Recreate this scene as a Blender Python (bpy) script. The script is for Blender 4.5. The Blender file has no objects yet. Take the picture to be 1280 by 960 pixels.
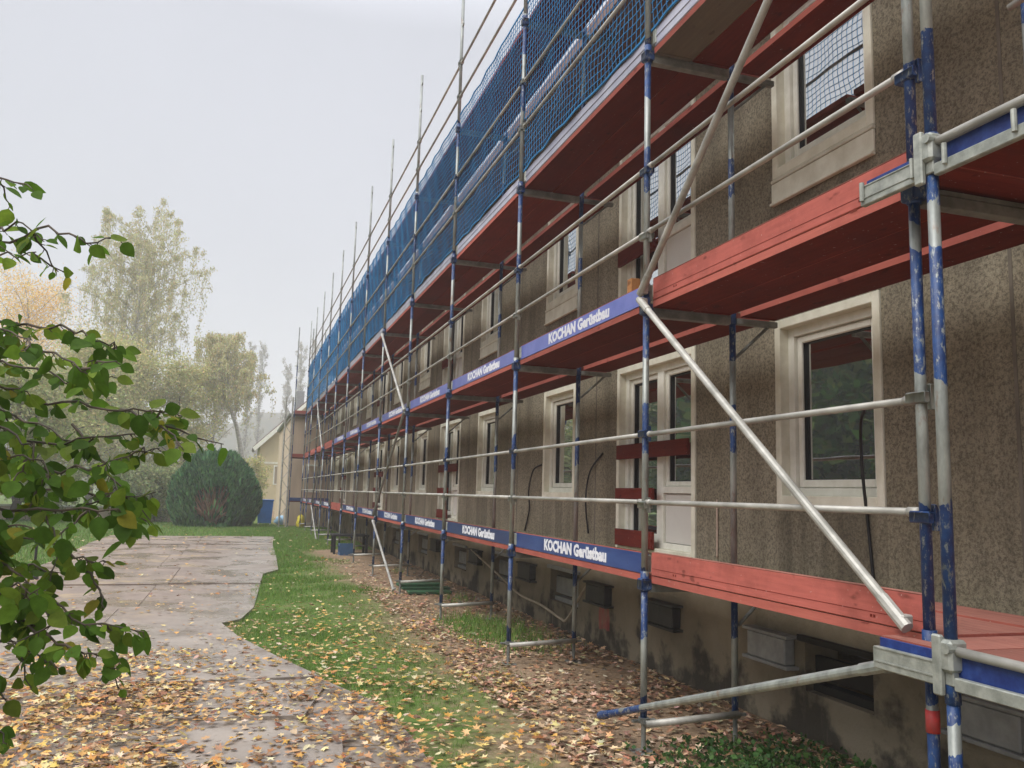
import bpy, math, random
import numpy as np
from mathutils import Vector, Matrix

random.seed(7)
rng = np.random.default_rng(11)
S = bpy.context.scene
COL = S.collection

# ------------------------------------------------------------------ camera
CAM = Vector((-2.7886, -5.4944, 0.5408))
YAW, PIT, ROL, FPX = 0.310497, 0.131057, 0.0275975, 1050.876
fw = Vector((math.sin(YAW)*math.cos(PIT), math.cos(YAW)*math.cos(PIT), math.sin(PIT)))
r0 = Vector((math.cos(YAW), -math.sin(YAW), 0))
u0 = r0.cross(fw)
rt = math.cos(ROL)*r0 + math.sin(ROL)*u0
up = -math.sin(ROL)*r0 + math.cos(ROL)*u0
cd = bpy.data.cameras.new('camera')
cam = bpy.data.objects.new('camera', cd); COL.objects.link(cam)
M4 = Matrix((rt, up, -fw)).transposed().to_4x4(); M4.translation = CAM
cam.matrix_world = M4
cd.sensor_width = 36; cd.lens = FPX/1280*36; cd.clip_start = 0.05; cd.clip_end = 3000
S.camera = cam

def at(px, py, depth):
    return CAM + depth*(fw + rt*((px-640)/FPX) - up*((py-480)/FPX))

# ------------------------------------------------------------------ world, sun, exposure
SUN_EL, SUN_AZ = math.radians(52), math.radians(250)
w = bpy.data.worlds.new('World'); S.world = w; w.use_nodes = True
nt = w.node_tree; nt.nodes.clear()
wo = nt.nodes.new('ShaderNodeOutputWorld'); bg = nt.nodes.new('ShaderNodeBackground')
sky = nt.nodes.new('ShaderNodeTexSky'); sky.sky_type = 'NISHITA'; sky.sun_disc = False
sky.sun_elevation = SUN_EL; sky.sun_rotation = SUN_AZ; sky.dust_density = 4; sky.air_density = 1.2
wmix = nt.nodes.new('ShaderNodeMixRGB'); wmix.inputs[0].default_value = 0.94
# cloud layer of an overcast day: about three times brighter overhead than at the horizon
wtc = nt.nodes.new('ShaderNodeTexCoord'); wsx = nt.nodes.new('ShaderNodeSeparateXYZ'); wmr = nt.nodes.new('ShaderNodeMapRange')
nt.links.new(wtc.outputs['Generated'], wsx.inputs[0]); nt.links.new(wsx.outputs[2], wmr.inputs[0])
wmr.inputs[1].default_value = .5; wmr.inputs[2].default_value = 1; wmr.inputs[3].default_value = 1; wmr.inputs[4].default_value = 4.4
wno = nt.nodes.new('ShaderNodeTexNoise'); wno.inputs['Scale'].default_value = 1.6; wno.inputs['Detail'].default_value = 5
nt.links.new(wtc.outputs['Generated'], wno.inputs['Vector'])
wnr = nt.nodes.new('ShaderNodeMapRange'); wnr.inputs[1].default_value = .3; wnr.inputs[2].default_value = .7; wnr.inputs[3].default_value = .94; wnr.inputs[4].default_value = 1.06
nt.links.new(wno.outputs[0], wnr.inputs[0])
wmu = nt.nodes.new('ShaderNodeMath'); wmu.operation = 'MULTIPLY'; nt.links.new(wmr.outputs[0], wmu.inputs[0]); nt.links.new(wnr.outputs[0], wmu.inputs[1])
wsc = nt.nodes.new('ShaderNodeVectorMath'); wsc.operation = 'SCALE'; wsc.inputs[0].default_value = (3.25, 3.32, 3.62)
nt.links.new(wmu.outputs[0], wsc.inputs['Scale']); nt.links.new(wsc.outputs[0], wmix.inputs[2])
nt.links.new(sky.outputs[0], wmix.inputs[1]); nt.links.new(wmix.outputs[0], bg.inputs[0])
bg.inputs[1].default_value = 0.1
nt.links.new(bg.outputs[0], wo.inputs[0])
sl = bpy.data.lights.new('sun', 'SUN'); sl.energy = 1.4; sl.angle = math.radians(40); sl.color = (1, .96, .9)
so = bpy.data.objects.new('sun', sl); COL.objects.link(so)
sd = Vector((math.sin(SUN_AZ)*math.cos(SUN_EL), math.cos(SUN_AZ)*math.cos(SUN_EL), math.sin(SUN_EL)))
so.rotation_euler = (-sd).to_track_quat('-Z', 'Y').to_euler()
so.location = (-10, -10, 30)
S.view_settings.view_transform = 'Standard'; S.view_settings.look = 'None'
S.view_settings.gamma = 1; S.view_settings.exposure = 1.0; S.view_settings.use_curve_mapping = False
S.render.engine = 'CYCLES'
S.cycles.use_denoising = True
try: S.cycles.denoiser = 'OPENIMAGEDENOISE'
except Exception: pass
S.cycles.max_bounces = 6; S.cycles.diffuse_bounces = 3; S.cycles.glossy_bounces = 3
S.cycles.transmission_bounces = 3; S.cycles.transparent_max_bounces = 12; S.cycles.volume_bounces = 2
S.cycles.caustics_reflective = False; S.cycles.caustics_refractive = False

# ------------------------------------------------------------------ materials
class N:
    """small node-graph helper"""
    def __init__(s, name):
        s.m = bpy.data.materials.new(name); s.m.use_nodes = True
        s.t = s.m.node_tree; s.b = s.t.nodes['Principled BSDF']
        s.pos = s.t.nodes.new('ShaderNodeNewGeometry').outputs['Position']
    def n(s, typ, ins=None, **kw):
        x = s.t.nodes.new(typ)
        for k, v in kw.items(): setattr(x, k, v)
        for k, v in (ins or {}).items():
            if hasattr(v, 'links') or isinstance(v, bpy.types.NodeSocket): s.t.links.new(v, x.inputs[k])
            else: x.inputs[k].default_value = v
        return x
    def math(s, op, a, b=0.0, c=None):
        d = {0: a, 1: b}
        if c is not None: d[2] = c
        return s.n('ShaderNodeMath', d, operation=op).outputs[0]
    def noise(s, scale, vec=None, detail=4, rough=.6, stretch=None, out=0):
        v = vec or s.pos
        if stretch: v = s.n('ShaderNodeVectorMath', {0: v, 1: stretch}, operation='MULTIPLY').outputs[0]
        return s.n('ShaderNodeTexNoise', {'Vector': v, 'Scale': scale, 'Detail': detail, 'Roughness': rough}).outputs[out]
    def ramp(s, f, lo, hi, a=0.0, b=1.0):
        return s.n('ShaderNodeMapRange', {0: f, 1: lo, 2: hi, 3: a, 4: b}).outputs[0]
    def mix(s, f, a, b, typ='MIX'):
        for q in (a, b): pass
        A = a if isinstance(a, bpy.types.NodeSocket) else (*a, 1)
        B = b if isinstance(b, bpy.types.NodeSocket) else (*b, 1)
        return s.n('ShaderNodeMixRGB', {0: f, 1: A, 2: B}, blend_type=typ).outputs[0]
    def vary(s, c, lo=.86, hi=1.12):
        r = s.ramp(s.n('ShaderNodeObjectInfo').outputs['Random'], 0, 1, lo, hi)
        return s.mix(1.0, c, s.n('ShaderNodeCombineXYZ', {0: r, 1: r, 2: r}).outputs[0], 'MULTIPLY')
    def xyz(s):
        return s.n('ShaderNodeSeparateXYZ', {0: s.pos}).outputs
    def bump(s, h, strength=.3, dist=.01):
        b = s.n('ShaderNodeBump', {'Height': h, 'Strength': strength, 'Distance': dist})
        s.t.links.new(b.outputs[0], s.b.inputs['Normal'])
    def set(s, **kw):
        names = dict(color='Base Color', rough='Roughness', metal='Metallic', spec='Specular IOR Level', alpha='Alpha',
                     trans='Transmission Weight', coat='Coat Weight', coatr='Coat Roughness', sub='Subsurface Weight')
        for k, v in kw.items():
            i = s.b.inputs[names[k]]
            if isinstance(v, bpy.types.NodeSocket): s.t.links.new(v, i)
            elif k == 'color': i.default_value = (*v, 1)
            else: i.default_value = v
        return s.m

def simple(name, c1, c2=None, scale=8, rough=.6, metal=0, bump=0, bscale=60, stretch=None, spec=.4):
    g = N(name)
    c2 = c2 or tuple(x*.75 for x in c1)
    f = g.ramp(g.noise(scale, stretch=stretch), .35, .65)
    c = g.vary(g.mix(f, c1, c2))
    if bump: g.bump(g.noise(bscale, stretch=stretch), bump, .006)
    return g.set(color=c, rough=rough, metal=metal, spec=spec)

def vcol(name, rough=.55, trans=0.0, spec=.3, back=None):
    g = N(name)
    a = g.n('ShaderNodeAttribute', attribute_name='Col').outputs[0]
    nz = g.ramp(g.noise(60), .3, .7, .8, 1.15)
    c = g.mix(1.0, a, g.n('ShaderNodeCombineXYZ', {0: nz, 1: nz, 2: nz}).outputs[0], 'MULTIPLY')
    g.set(color=c, rough=rough, spec=spec)
    if trans:
        tr = g.n('ShaderNodeBsdfTranslucent', {'Color': c})
        mx = g.n('ShaderNodeMixShader', {0: trans, 1: g.b.outputs[0], 2: tr.outputs[0]})
        g.t.links.new(mx.outputs[0], g.t.nodes['Material Output'].inputs[0])
    return g.m

# rough-cast facade
g = N('roughcast')
x, y, z = g.xyz()
big = g.ramp(g.noise(.9, detail=5), .35, .68)
streak = g.ramp(g.noise(3.0, stretch=(1, 1, .12), detail=5), .42, .7)
fine = g.math('MULTIPLY_ADD', g.noise(42, detail=4, rough=.75), .7, g.math('MULTIPLY', g.noise(130, detail=2), .3))
c = g.mix(big, (.43, .385, .285), (.275, .24, .165))
under = None
for wc in (-.27, 5.23, 8.73, 14.23, 17.73, 23.23):
    dy = g.math('LESS_THAN', g.math('ABSOLUTE', g.math('SUBTRACT', y, wc)), .6)
    under = dy if under is None else g.math('MAXIMUM', under, dy)
zm = g.math('MODULO', g.math('ADD', z, 2.72*3), 2.72)
under = g.math('MULTIPLY', under, g.math('LESS_THAN', zm, .5))
rs = g.ramp(g.noise(7, stretch=(1, 1, .08), detail=5), .4, .62)
c = g.mix(g.math('MULTIPLY', under, g.math('MULTIPLY_ADD', rs, .5, .15)), c, (.13, .112, .08))
crack = g.n('ShaderNodeTexVoronoi', {'Vector': g.n('ShaderNodeVectorMath', {0: g.pos, 1: g.noise(3, out=1)}, operation='ADD').outputs[0], 'Scale': .55}, feature='DISTANCE_TO_EDGE').outputs['Distance']
c = g.mix(g.math('MULTIPLY', g.math('LESS_THAN', crack, .004), g.ramp(g.noise(.8, detail=2), .58, .62, 0, .5)), c, (.08, .07, .055))
c = g.mix(g.math('MULTIPLY', streak, .5), c, (.12, .104, .078))
pale = g.ramp(g.noise(2.4, stretch=(1, 1, .22), detail=6), .6, .78)
c = g.mix(g.math('MULTIPLY', pale, .45), c, (.46, .42, .33))
c = g.mix(g.ramp(fine, .44, .6, 0, .72), c, (.075, .064, .05))
g.bump(g.math('ADD', fine, g.noise(180, detail=2)), .9, .012)
M_WALL = g.set(color=c, rough=.95, spec=.15)
# plinth concrete
g = N('plinth_concrete')
x, y, z = g.xyz()
c = g.mix(g.ramp(g.noise(1.3, detail=6), .35, .65), (.3, .26, .19), (.17, .145, .1))
dark = g.ramp(g.math('ADD', g.math('MULTIPLY', g.noise(2.6, detail=6), .75), g.math('MULTIPLY', z, -.28)), .63, .72)
c = g.mix(g.math('MULTIPLY', dark, .8), c, (.035, .033, .03))
c = g.mix(g.ramp(g.noise(5, stretch=(1, 1, .1), detail=5), .62, .72, 0, .4), c, (.27, .24, .185))
yd = g.math('ABSOLUTE', g.math('SUBTRACT', y, 3.74)); zd = g.math('ABSOLUTE', g.math('ADD', z, .84))
wn = g.math('MULTIPLY', g.math('SUBTRACT', g.noise(9, stretch=(1, 1, .3), detail=5), .5), .22)
pm_ = g.math('MULTIPLY', g.math('LESS_THAN', g.math('ADD', yd, wn), .15), g.math('LESS_THAN', g.math('ADD', zd, wn), .13))
c = g.mix(g.math('MULTIPLY', pm_, g.ramp(g.noise(7, stretch=(1, 2, .25), detail=6), .35, .65, .1, .8)), c, (.55, .09, .09))
g.bump(g.noise(30, detail=8), .5, .02)
M_PLINTH = g.set(color=c, rough=.9, spec=.15)
M_REVEAL = simple('window_surround_paint', (.78, .77, .65), (.62, .6, .48), 5, .7, bump=.15, bscale=40)
M_FRAME = simple('window_frame_paint', (.8, .8, .72), (.7, .7, .61), 9, .4)
M_PANEL = simple('door_panel', (.7, .69, .64), (.66, .64, .59), 3, .45)
M_SEAL = simple('rubber_seal', (.015, .015, .016), None, 8, .6)
g = N('window_glass')
gl = g.n('ShaderNodeBsdfGlossy', {'Color': (.92, .95, .95, 1), 'Roughness': .015})
g.set(color=(.012, .014, .014), rough=.1, spec=.5)
lw = g.n('ShaderNodeFresnel', {'IOR': 2.6}).outputs[0]
wv = g.n('ShaderNodeBump', {'Height': g.noise(1.4, detail=1), 'Strength': .05, 'Distance': .05})
g.t.links.new(wv.outputs[0], gl.inputs['Normal'])
mx = g.n('ShaderNodeMixShader', {0: g.ramp(lw, 0, 1, .62, 1), 1: g.b.outputs[0], 2: gl.outputs[0]})
g.t.links.new(mx.outputs[0], g.t.nodes['Material Output'].inputs[0])
M_GLASS = g.m

# scaffold steel with chipped blue paint bands
def post_mat(name, sh, w1=.46, w2=.32):
    g = N(name)
    x, y, z = g.xyz()
    nz = g.math('MULTIPLY', g.math('SUBTRACT', g.noise(2.2, stretch=(1, 1, .6), detail=6), .5), .55)
    zz = g.math('ADD', g.math('ADD', z, 20.42+sh), nz)
    mod = g.math('MODULO', zz, 2.0)
    band1 = g.math('MULTIPLY', g.math('GREATER_THAN', mod, .0), g.math('LESS_THAN', mod, w1))
    band2 = g.math('MULTIPLY', g.math('GREATER_THAN', mod, 1.28), g.math('LESS_THAN', mod, 1.28+w2))
    b = g.math('MAXIMUM', band1, band2)
    chip = g.ramp(g.noise(55, stretch=(1, 1, .4), detail=7, rough=.7), .54, .64, 1, 0)
    b = g.math('MULTIPLY', g.math('MULTIPLY', b, chip), g.math('LESS_THAN', z, 6.2))
    gal = g.mix(g.ramp(g.noise(14, stretch=(1, 1, .35), detail=6), .35, .7), (.36, .385, .36), (.17, .185, .172))
    gal = g.mix(g.ramp(g.noise(20, stretch=(1, 1, .4), detail=6), .6, .72, 0, .8), gal, (.2, .105, .06))
    blue = g.mix(g.ramp(g.noise(18, detail=5), .4, .65), (.006, .028, .115), (.013, .058, .19))
    g.bump(g.noise(90), .15, .004)
    return g.set(color=g.mix(b, gal, blue), rough=g.ramp(b, 0, 1, .42, .5), metal=g.ramp(b, 0, 1, .3, 0))
M_POST = post_mat('galvanised_post', 0)
M_POST2 = post_mat('galvanised_post_worn', -.2, .75, .58)
M_RAIL = simple('galvanised_tube', (.5, .49, .445), (.28, .275, .245), 7, .5, .25, .1, 80, stretch=(1, .5, 1))
M_ALU = simple('galvanised_profile', (.44, .46, .415), (.26, .28, .25), 16, .5, .35, .2, 70)
M_TRANS = simple('transom_steel', (.27, .28, .26), (.15, .16, .15), 9, .55, .3, .15)
M_WHITE = simple('white_aluminium', (.86, .87, .88), (.7, .71, .73), 2, .35, .3)
M_BLUEP = simple('blue_paint', (.007, .02, .12), (.02, .05, .2), 22, .5)
M_REDP = simple('red_tape', (.5, .03, .03), (.3, .05, .05), 22, .5)
g = N('toe_board_blue')
c = g.mix(g.ramp(g.noise(4, stretch=(1, .5, 2), detail=6), .45, .75), (.014, .036, .15), (.03, .068, .21))
c = g.mix(g.ramp(g.noise(26, detail=5), .66, .72, 0, .8), c, (.02, .025, .08))
M_TOE = g.set(color=g.vary(c, .75, 1.4), rough=.28, spec=.6)
M_LET = simple('lettering_white', (.78, .79, .82), (.62, .63, .7), 22, .45)
def wood(name, a, b, dark, st=(14, .9, 14), knots=True):
    g = N(name)
    gr = g.noise(3.0, stretch=st, detail=6, rough=.65)
    c = g.mix(g.ramp(gr, .3, .7), a, b)
    if knots:
        c = g.mix(g.ramp(g.noise(7, stretch=(1.6, .8, 1.6), detail=2), .66, .72, 0, .8), c, dark)
    c = g.mix(g.ramp(g.noise(1.6, detail=7, rough=.7), .48, .72, 0, .6), c, dark)
    c = g.mix(g.ramp(g.noise(40, detail=4), .68, .72, 0, .5), c, (.55, .5, .44))
    c = g.vary(c, .72, 1.2)
    g.bump(gr, .35, .004)
    return g.set(color=c, rough=.72, spec=.1)
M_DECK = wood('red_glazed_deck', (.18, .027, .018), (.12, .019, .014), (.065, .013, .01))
M_DECKX = wood('red_glazed_deck_cross', (.21, .034, .024), (.14, .024, .018), (.08, .016, .013), st=(.9, 14, 14))
M_REDB = wood('red_timber', (.47, .13, .105), (.36, .1, .08), (.16, .045, .035))
M_REDE = wood('pale_red_edge', (.42, .125, .095), (.33, .09, .07), (.19, .05, .045))
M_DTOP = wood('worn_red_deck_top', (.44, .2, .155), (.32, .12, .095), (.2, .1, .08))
M_GREYB = wood('grey_weathered_panel', (.24, .2, .155), (.19, .16, .125), (.12, .1, .08))
M_PALEW = wood('pale_timber', (.62, .5, .4), (.5, .38, .3), (.3, .2, .15))
M_NET = simple('blue_netting', (.023, .22, .49), (.017, .15, .36), 3, .6)
M_TOE_SKY = simple('sky_sheen_toe_board_blue', (.115, .14, .42), (.075, .1, .36), 5, .3, spec=.6)  # same blue boards on the middle level, sky reflection painted in as lighter lilac
M_TOE_P = simple('pale_lilac_board', (.42, .43, .51), (.3, .31, .4), 4, .35)
M_CABLE = simple('black_cable', (.012, .012, .013), None, 9, .5)
M_TAN = simple('tan_cable', (.4, .34, .26), (.3, .25, .18), 6, .7)
M_ROOF = simple('roof_tiles', (.24, .17, .15), (.17, .12, .11), 12, .8, bump=.4)
M_VENT = simple('grey_vent_plastic', (.3, .31, .31), (.22, .23, .23), 9, .6)
M_VENTD = simple('dark_vent_plastic', (.05, .05, .05), (.03, .03, .03), 9, .6)
M_PINK = simple('red_spray_paint', (.55, .07, .08), (.4, .12, .1), 11, .7)
M_BEIGE = simple('beige_render', (.62, .5, .37), (.5, .4, .3), .8, .9, bump=.2, stretch=(3, 1, .3))
M_YELL = simple('yellow_render', (.68, .58, .36), (.58, .5, .32), .6, .9)
M_BARK = simple('bark', (.12, .09, .07), (.06, .048, .04), 9, .9, bump=.5, bscale=30)
M_BIRCH = simple('birch_bark', (.62, .6, .55), (.3, .28, .25), 3, .8, bump=.2, stretch=(1, 1, 4))
M_TWIG = simple('twig_bark', (.09, .065, .045), (.05, .045, .03), 20, .8)
M_BROWNB = simple('bare_brown_wood', (.55, .33, .22), (.38, .22, .15), 4, .9)
M_LEAF = vcol('living_leaf', .6, .5, .12)
M_CROWN = vcol('crown_leaf', .7, .35, .2)
M_NEEDLE = vcol('conifer_needles', .7, .1, .2)
M_FALL = vcol('fallen_leaf', .5, .1, .35)
M_GRASS = vcol('grass_blades', .6, .3, .25)
M_BIN = simple('blue_plastic', (.015, .17, .55), (.012, .13, .46), 3, .4)
M_BAG = simple('pale_blue_sack', (.35, .55, .7), (.25, .45, .62), 5, .5, bump=.4, bscale=12)
M_BLACK = simple('black_rubber', (.02, .02, .02), None, 6, .7)
M_GREEN = simple('green_painted_plank', (.02, .1, .04), (.03, .06, .03), 9, .6)
M_YELLOW = simple('yellow_plastic', (.65, .55, .05), None, 6, .5)

# ------------------------------------------------------------------ mesh helpers
class MB:
    def __init__(s): s.v, s.f, s.mi = [], [], []
    def add(s, vs, fs, mi=0):
        k = len(s.v); s.v += [tuple(a) for a in vs]
        s.f += [tuple(k+i for i in f) for f in fs]; s.mi += [mi]*len(fs)
        return s
    def box(s, a, b, mi=0, bev=0.0):
        x0, y0, z0 = (min(a[i], b[i]) for i in range(3)); x1, y1, z1 = (max(a[i], b[i]) for i in range(3))
        if bev:
            e = bev
            vs = []
            for (ix, iy, iz) in [(i, j, k) for i in (0, 1) for j in (0, 1) for k in (0, 1)]:
                X, Y, Z = (x1 if ix else x0), (y1 if iy else y0), (z1 if iz else z0)
                dx, dy, dz = (-e if ix else e), (-e if iy else e), (-e if iz else e)
                vs += [(X, Y+dy, Z+dz), (X+dx, Y, Z+dz), (X+dx, Y+dy, Z)]
            I = lambda ix, iy, iz, a: (ix*4+iy*2+iz)*3+a
            fs = []
            for q in (0, 1):
                o = [(0, 0), (0, 1), (1, 1), (1, 0)]
                fx = [I(q, j, k, 0) for j, k in o]; fy = [I(j, q, k, 1) for j, k in o]; fz = [I(j, k, q, 2) for j, k in o]
                fs += [tuple(fx), tuple(fy), tuple(fz)]
            for p in (0, 1):
                for q in (0, 1):
                    fs += [(I(p, q, 0, 0), I(p, q, 1, 0), I(p, q, 1, 1), I(p, q, 0, 1)),
                           (I(p, 0, q, 0), I(p, 1, q, 0), I(p, 1, q, 2), I(p, 0, q, 2)),
                           (I(0, p, q, 1), I(1, p, q, 1), I(1, p, q, 2), I(0, p, q, 2))]
                    for r_ in (0, 1): fs.append((I(p, q, r_, 0), I(p, q, r_, 1), I(p, q, r_, 2)))
            return s.add(vs, fs, mi)
        vs = [(x0, y0, z0), (x1, y0, z0), (x1, y1, z0), (x0, y1, z0), (x0, y0, z1), (x1, y0, z1), (x1, y1, z1), (x0, y1, z1)]
        if isinstance(mi, (list, tuple)):       # one material per face: bottom, top, -y, +x, +y, -x
            for k, f in enumerate([(3, 2, 1, 0), (4, 5, 6, 7), (0, 1, 5, 4), (1, 2, 6, 5), (2, 3, 7, 6), (3, 0, 4, 7)]):
                s.add([vs[i] for i in f], [(0, 1, 2, 3)], mi[k])
            return s
        return s.add(vs, [(3, 2, 1, 0), (4, 5, 6, 7), (0, 1, 5, 4), (1, 2, 6, 5), (2, 3, 7, 6), (3, 0, 4, 7)], mi)
    def tube(s, pts, r, n=10, mi=0, cap=True):
        pts = [Vector(p) for p in pts]; rs = r if isinstance(r, (list, tuple)) else [r]*len(pts)
        vs = []; prev = None
        for i, p in enumerate(pts):
            d = (pts[min(i+1, len(pts)-1)] - pts[max(i-1, 0)]).normalized()
            if prev is None:
                a = Vector((0, 0, 1)) if abs(d.z) < .9 else Vector((1, 0, 0))
                e1 = d.cross(a).normalized()
            else:
                e1 = (prev - d*prev.dot(d)).normalized()
            prev = e1; e2 = d.cross(e1)
            for k in range(n):
                t = 2*math.pi*k/n
                vs.append(p + (e1*math.cos(t) + e2*math.sin(t))*rs[i])
        fs = []
        for i in range(len(pts)-1):
            for k in range(n):
                fs.append((i*n+k, i*n+(k+1) % n, (i+1)*n+(k+1) % n, (i+1)*n+k))
        if cap:
            fs.append(tuple(range(n-1, -1, -1))); fs.append(tuple((len(pts)-1)*n+k for k in range(n)))
        return s.add(vs, fs, mi)
    def prism(s, poly, z0, z1, mi=0, mtop=None):
        n = len(poly)
        vs = [(p[0], p[1], z0) for p in poly] + [(p[0], p[1], z1) for p in poly]
        s.add(vs, [tuple(range(n-1, -1, -1))] + [(i, (i+1) % n, n+(i+1) % n, n+i) for i in range(n)], mi)
        k = len(s.v)-2*n
        s.f.append(tuple(k+n+i for i in range(n))); s.mi.append(mi if mtop is None else mtop)
        return s
    def mesh(s, name, mats, smooth=False):
        me = bpy.data.meshes.new(name); me.from_pydata(s.v, [], s.f)
        if not isinstance(mats, (list, tuple)): mats = [mats]
        for m in mats: me.materials.append(m)
        if len(mats) > 1: me.polygons.foreach_set('material_index', s.mi)
        if smooth: me.polygons.foreach_set('use_smooth', [True]*len(me.polygons))
        me.update(); return me
    def build(s, name, mats, parent=None, smooth=False, loc=None):
        return link(name, s.mesh(name, mats, smooth), parent, loc)

def link(name, data, parent=None, loc=None):
    o = bpy.data.objects.new(name, data); COL.objects.link(o)
    if parent: o.parent = parent
    if loc is not None: o.location = loc
    return o
def tag(o, label=None, cat=None, group=None, kind=None):
    if label: o['label'] = label
    if cat: o['category'] = cat
    if group: o['group'] = group
    if kind: o['kind'] = kind
    return o
def thing(name, label, cat, loc=(0, 0, 0), group=None, rz=0):
    o = link(name, None, None, loc); o.rotation_euler = (0, 0, rz)
    return tag(o, label, cat, group)
KIDS = {}
def copy_tree(o, loc, label=None):
    c = o.copy(); COL.objects.link(c); c.location = loc
    if label: c['label'] = label
    for ch in list(o.children):
        d = ch.copy(); COL.objects.link(d); d.parent = c
        for gch in list(ch.children):
            e = gch.copy(); COL.objects.link(e); e.parent = d
    return c

def arr_mesh(name, V, F, mat, cols=None, mode=None):
    """V (n,3), F (m,k) arrays, cols (n,3) point colours"""
    me = bpy.data.meshes.new(name)
    V = np.asarray(V, np.float32); F = np.asarray(F, np.int32); m, k = F.shape
    me.vertices.add(len(V)); me.vertices.foreach_set('co', V.ravel())
    me.loops.add(m*k); me.loops.foreach_set('vertex_index', F.ravel())
    me.polygons.add(m); me.polygons.foreach_set('loop_start', np.arange(0, m*k, k, dtype=np.int32))
    me.materials.append(mat)
    me.update(calc_edges=True); me.validate()
    if cols is not None:
        a = me.attributes.new('Col', 'FLOAT_COLOR', 'POINT')
        c4 = np.ones((len(V), 4), np.float32); c4[:, :3] = cols
        a.data.foreach_set('color', c4.ravel())
    return me

def leaf_quads(C, size, aspect=.6, tilt=None, dirs=None):
    """diamond leaves at centres C with random orientation"""
    n = len(C); C = np.asarray(C)
    d = rng.normal(size=(n, 3)) if dirs is None else np.asarray(dirs) + rng.normal(size=(n, 3))*.25
    d /= np.linalg.norm(d, axis=1)[:, None]
    e = np.cross(d, rng.normal(size=(n, 3))); e /= np.linalg.norm(e, axis=1)[:, None]
    s = (np.asarray(size)*rng.uniform(.6, 1.3, n))[:, None]
    V = np.stack([C - d*s*.5, C + e*s*aspect*.5, C + d*s*.5, C - e*s*aspect*.5], 1).reshape(-1, 3)
    return V, np.arange(4*n).reshape(n, 4)

def palette(n, cols, p=None, jit=.12):
    cols = np.asarray(cols); i = rng.choice(len(cols), n, p=p)
    c = cols[i]*rng.uniform(1-jit*2, 1+jit*2, (n, 1))*rng.uniform(1-jit, 1+jit, (n, 3))
    return np.clip(c, .003, .95)

# ------------------------------------------------------------------ setting: ground, path
GZ = -1.2
XW = 1.35                       # facade plane
g = N('ground_soil')
x, y, z = g.xyz()
wob = g.math('MULTIPLY', g.math('SUBTRACT', g.noise(.7, detail=6), .5), 2.2)
edge = g.math('ADD', x, wob)
soil = g.mix(g.ramp(g.noise(3.5, detail=8, rough=.7), .3, .7), (.31, .22, .14), (.16, .115, .075))
soil = g.mix(g.ramp(g.noise(26, detail=4), .5, .7, 0, .6), soil, (.42, .31, .22))
turf = g.mix(g.ramp(g.noise(2.4, detail=7), .3, .7), (.075, .145, .028), (.12, .18, .045))
turf = g.mix(g.ramp(g.noise(9, detail=6), .48, .66, 0, .75), turf, (.19, .145, .085))
isd = g.ramp(g.math('ADD', edge, g.math('MULTIPLY', g.math('SUBTRACT', g.noise(5, detail=6), .5), 1.6)), -1.25, -.35)
left = g.ramp(g.math('ADD', x, g.math('MULTIPLY', wob, .6)), -2.9, -2.5, 1, 0)
near = g.ramp(g.math('ADD', y, wob), 13, 15, 1, 0)
far = g.ramp(y, 33, 36)
isd = g.math('MAXIMUM', isd, g.math('MULTIPLY', left, near))
isd = g.math('MULTIPLY', isd, g.ramp(x, 25, 30, 1, 0))
g.bump(g.noise(9, detail=8), .6, .04)
M_GROUND = g.set(color=g.mix(isd, turf, soil), rough=.95, spec=.1)
mb = MB()
# fine grid close by, coarse towards the horizon, one sheet
xs = sorted(set([-900, -300, -120, -60, -30, -16] + [round(-10+.4*i, 2) for i in range(31)] + [4, 12, 30, 60, 120, 300, 900]))
ys = sorted(set([-300, -100, -40, -16, -9] + [round(-6+.4*i, 2) for i in range(60)] + [20, 23, 26, 30, 34, 40, 50, 70, 100, 140, 200, 320, 600, 1500]))
def gh(x, y):
    if -10 < x < 1.3 and -6 < y < 18:
        return .008*math.sin(1.7*x+.6*y) + .007*math.sin(2.9*y-1.1*x+1)
    return 0.0
vs = [(a, b, GZ + gh(a, b)) for b in ys for a in xs]
nx = len(xs)
mb.add(vs, [(j*nx+i, j*nx+i+1, (j+1)*nx+i+1, (j+1)*nx+i) for j in range(len(ys)-1) for i in range(nx-1)])
tag(mb.build('ground', M_GROUND, smooth=True), kind='structure')

g = N('path_concrete')
x, y, z = g.xyz()
wob = g.math('MULTIPLY', g.math('SUBTRACT', g.noise(.5, detail=5), .5), 2.0)
grey = g.mix(g.ramp(g.noise(2.2, detail=7), .35, .65), (.33, .285, .24), (.215, .18, .148))
rose = g.mix(g.ramp(g.noise(1.8, detail=7, stretch=(1, .5, 1)), .35, .65), (.29, .225, .18), (.2, .155, .125))
rose = g.mix(g.ramp(g.noise(1.2, detail=4), .58, .66, 0, .6), rose, (.42, .31, .17))
f = g.ramp(g.math('ADD', g.math('ADD', x, g.math('MULTIPLY', wob, .8)), g.math('MULTIPLY', g.math('SUBTRACT', y, 8), -.04)), -3.6, -2.8, 1, 0)
fy = g.ramp(g.math('ADD', y, g.math('MULTIPLY', wob, 1.5)), 5.0, 8.0)
c = g.mix(g.math('MULTIPLY', f, fy), grey, rose)
c = g.mix(g.ramp(g.noise(14, detail=6), .6, .72, 0, .4), c, (.14, .1, .08))
c = g.mix(g.ramp(g.noise(1.1, detail=8, rough=.7), .56, .68, 0, .75), c, (.14, .1, .07))
wet = g.ramp(g.noise(.9, detail=6), .42, .58, .2, .6)
g.bump(g.noise(20, detail=8), .25, .01)
M_PATH = g.set(color=c, rough=wet, spec=.4)
mb = MB()
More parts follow.
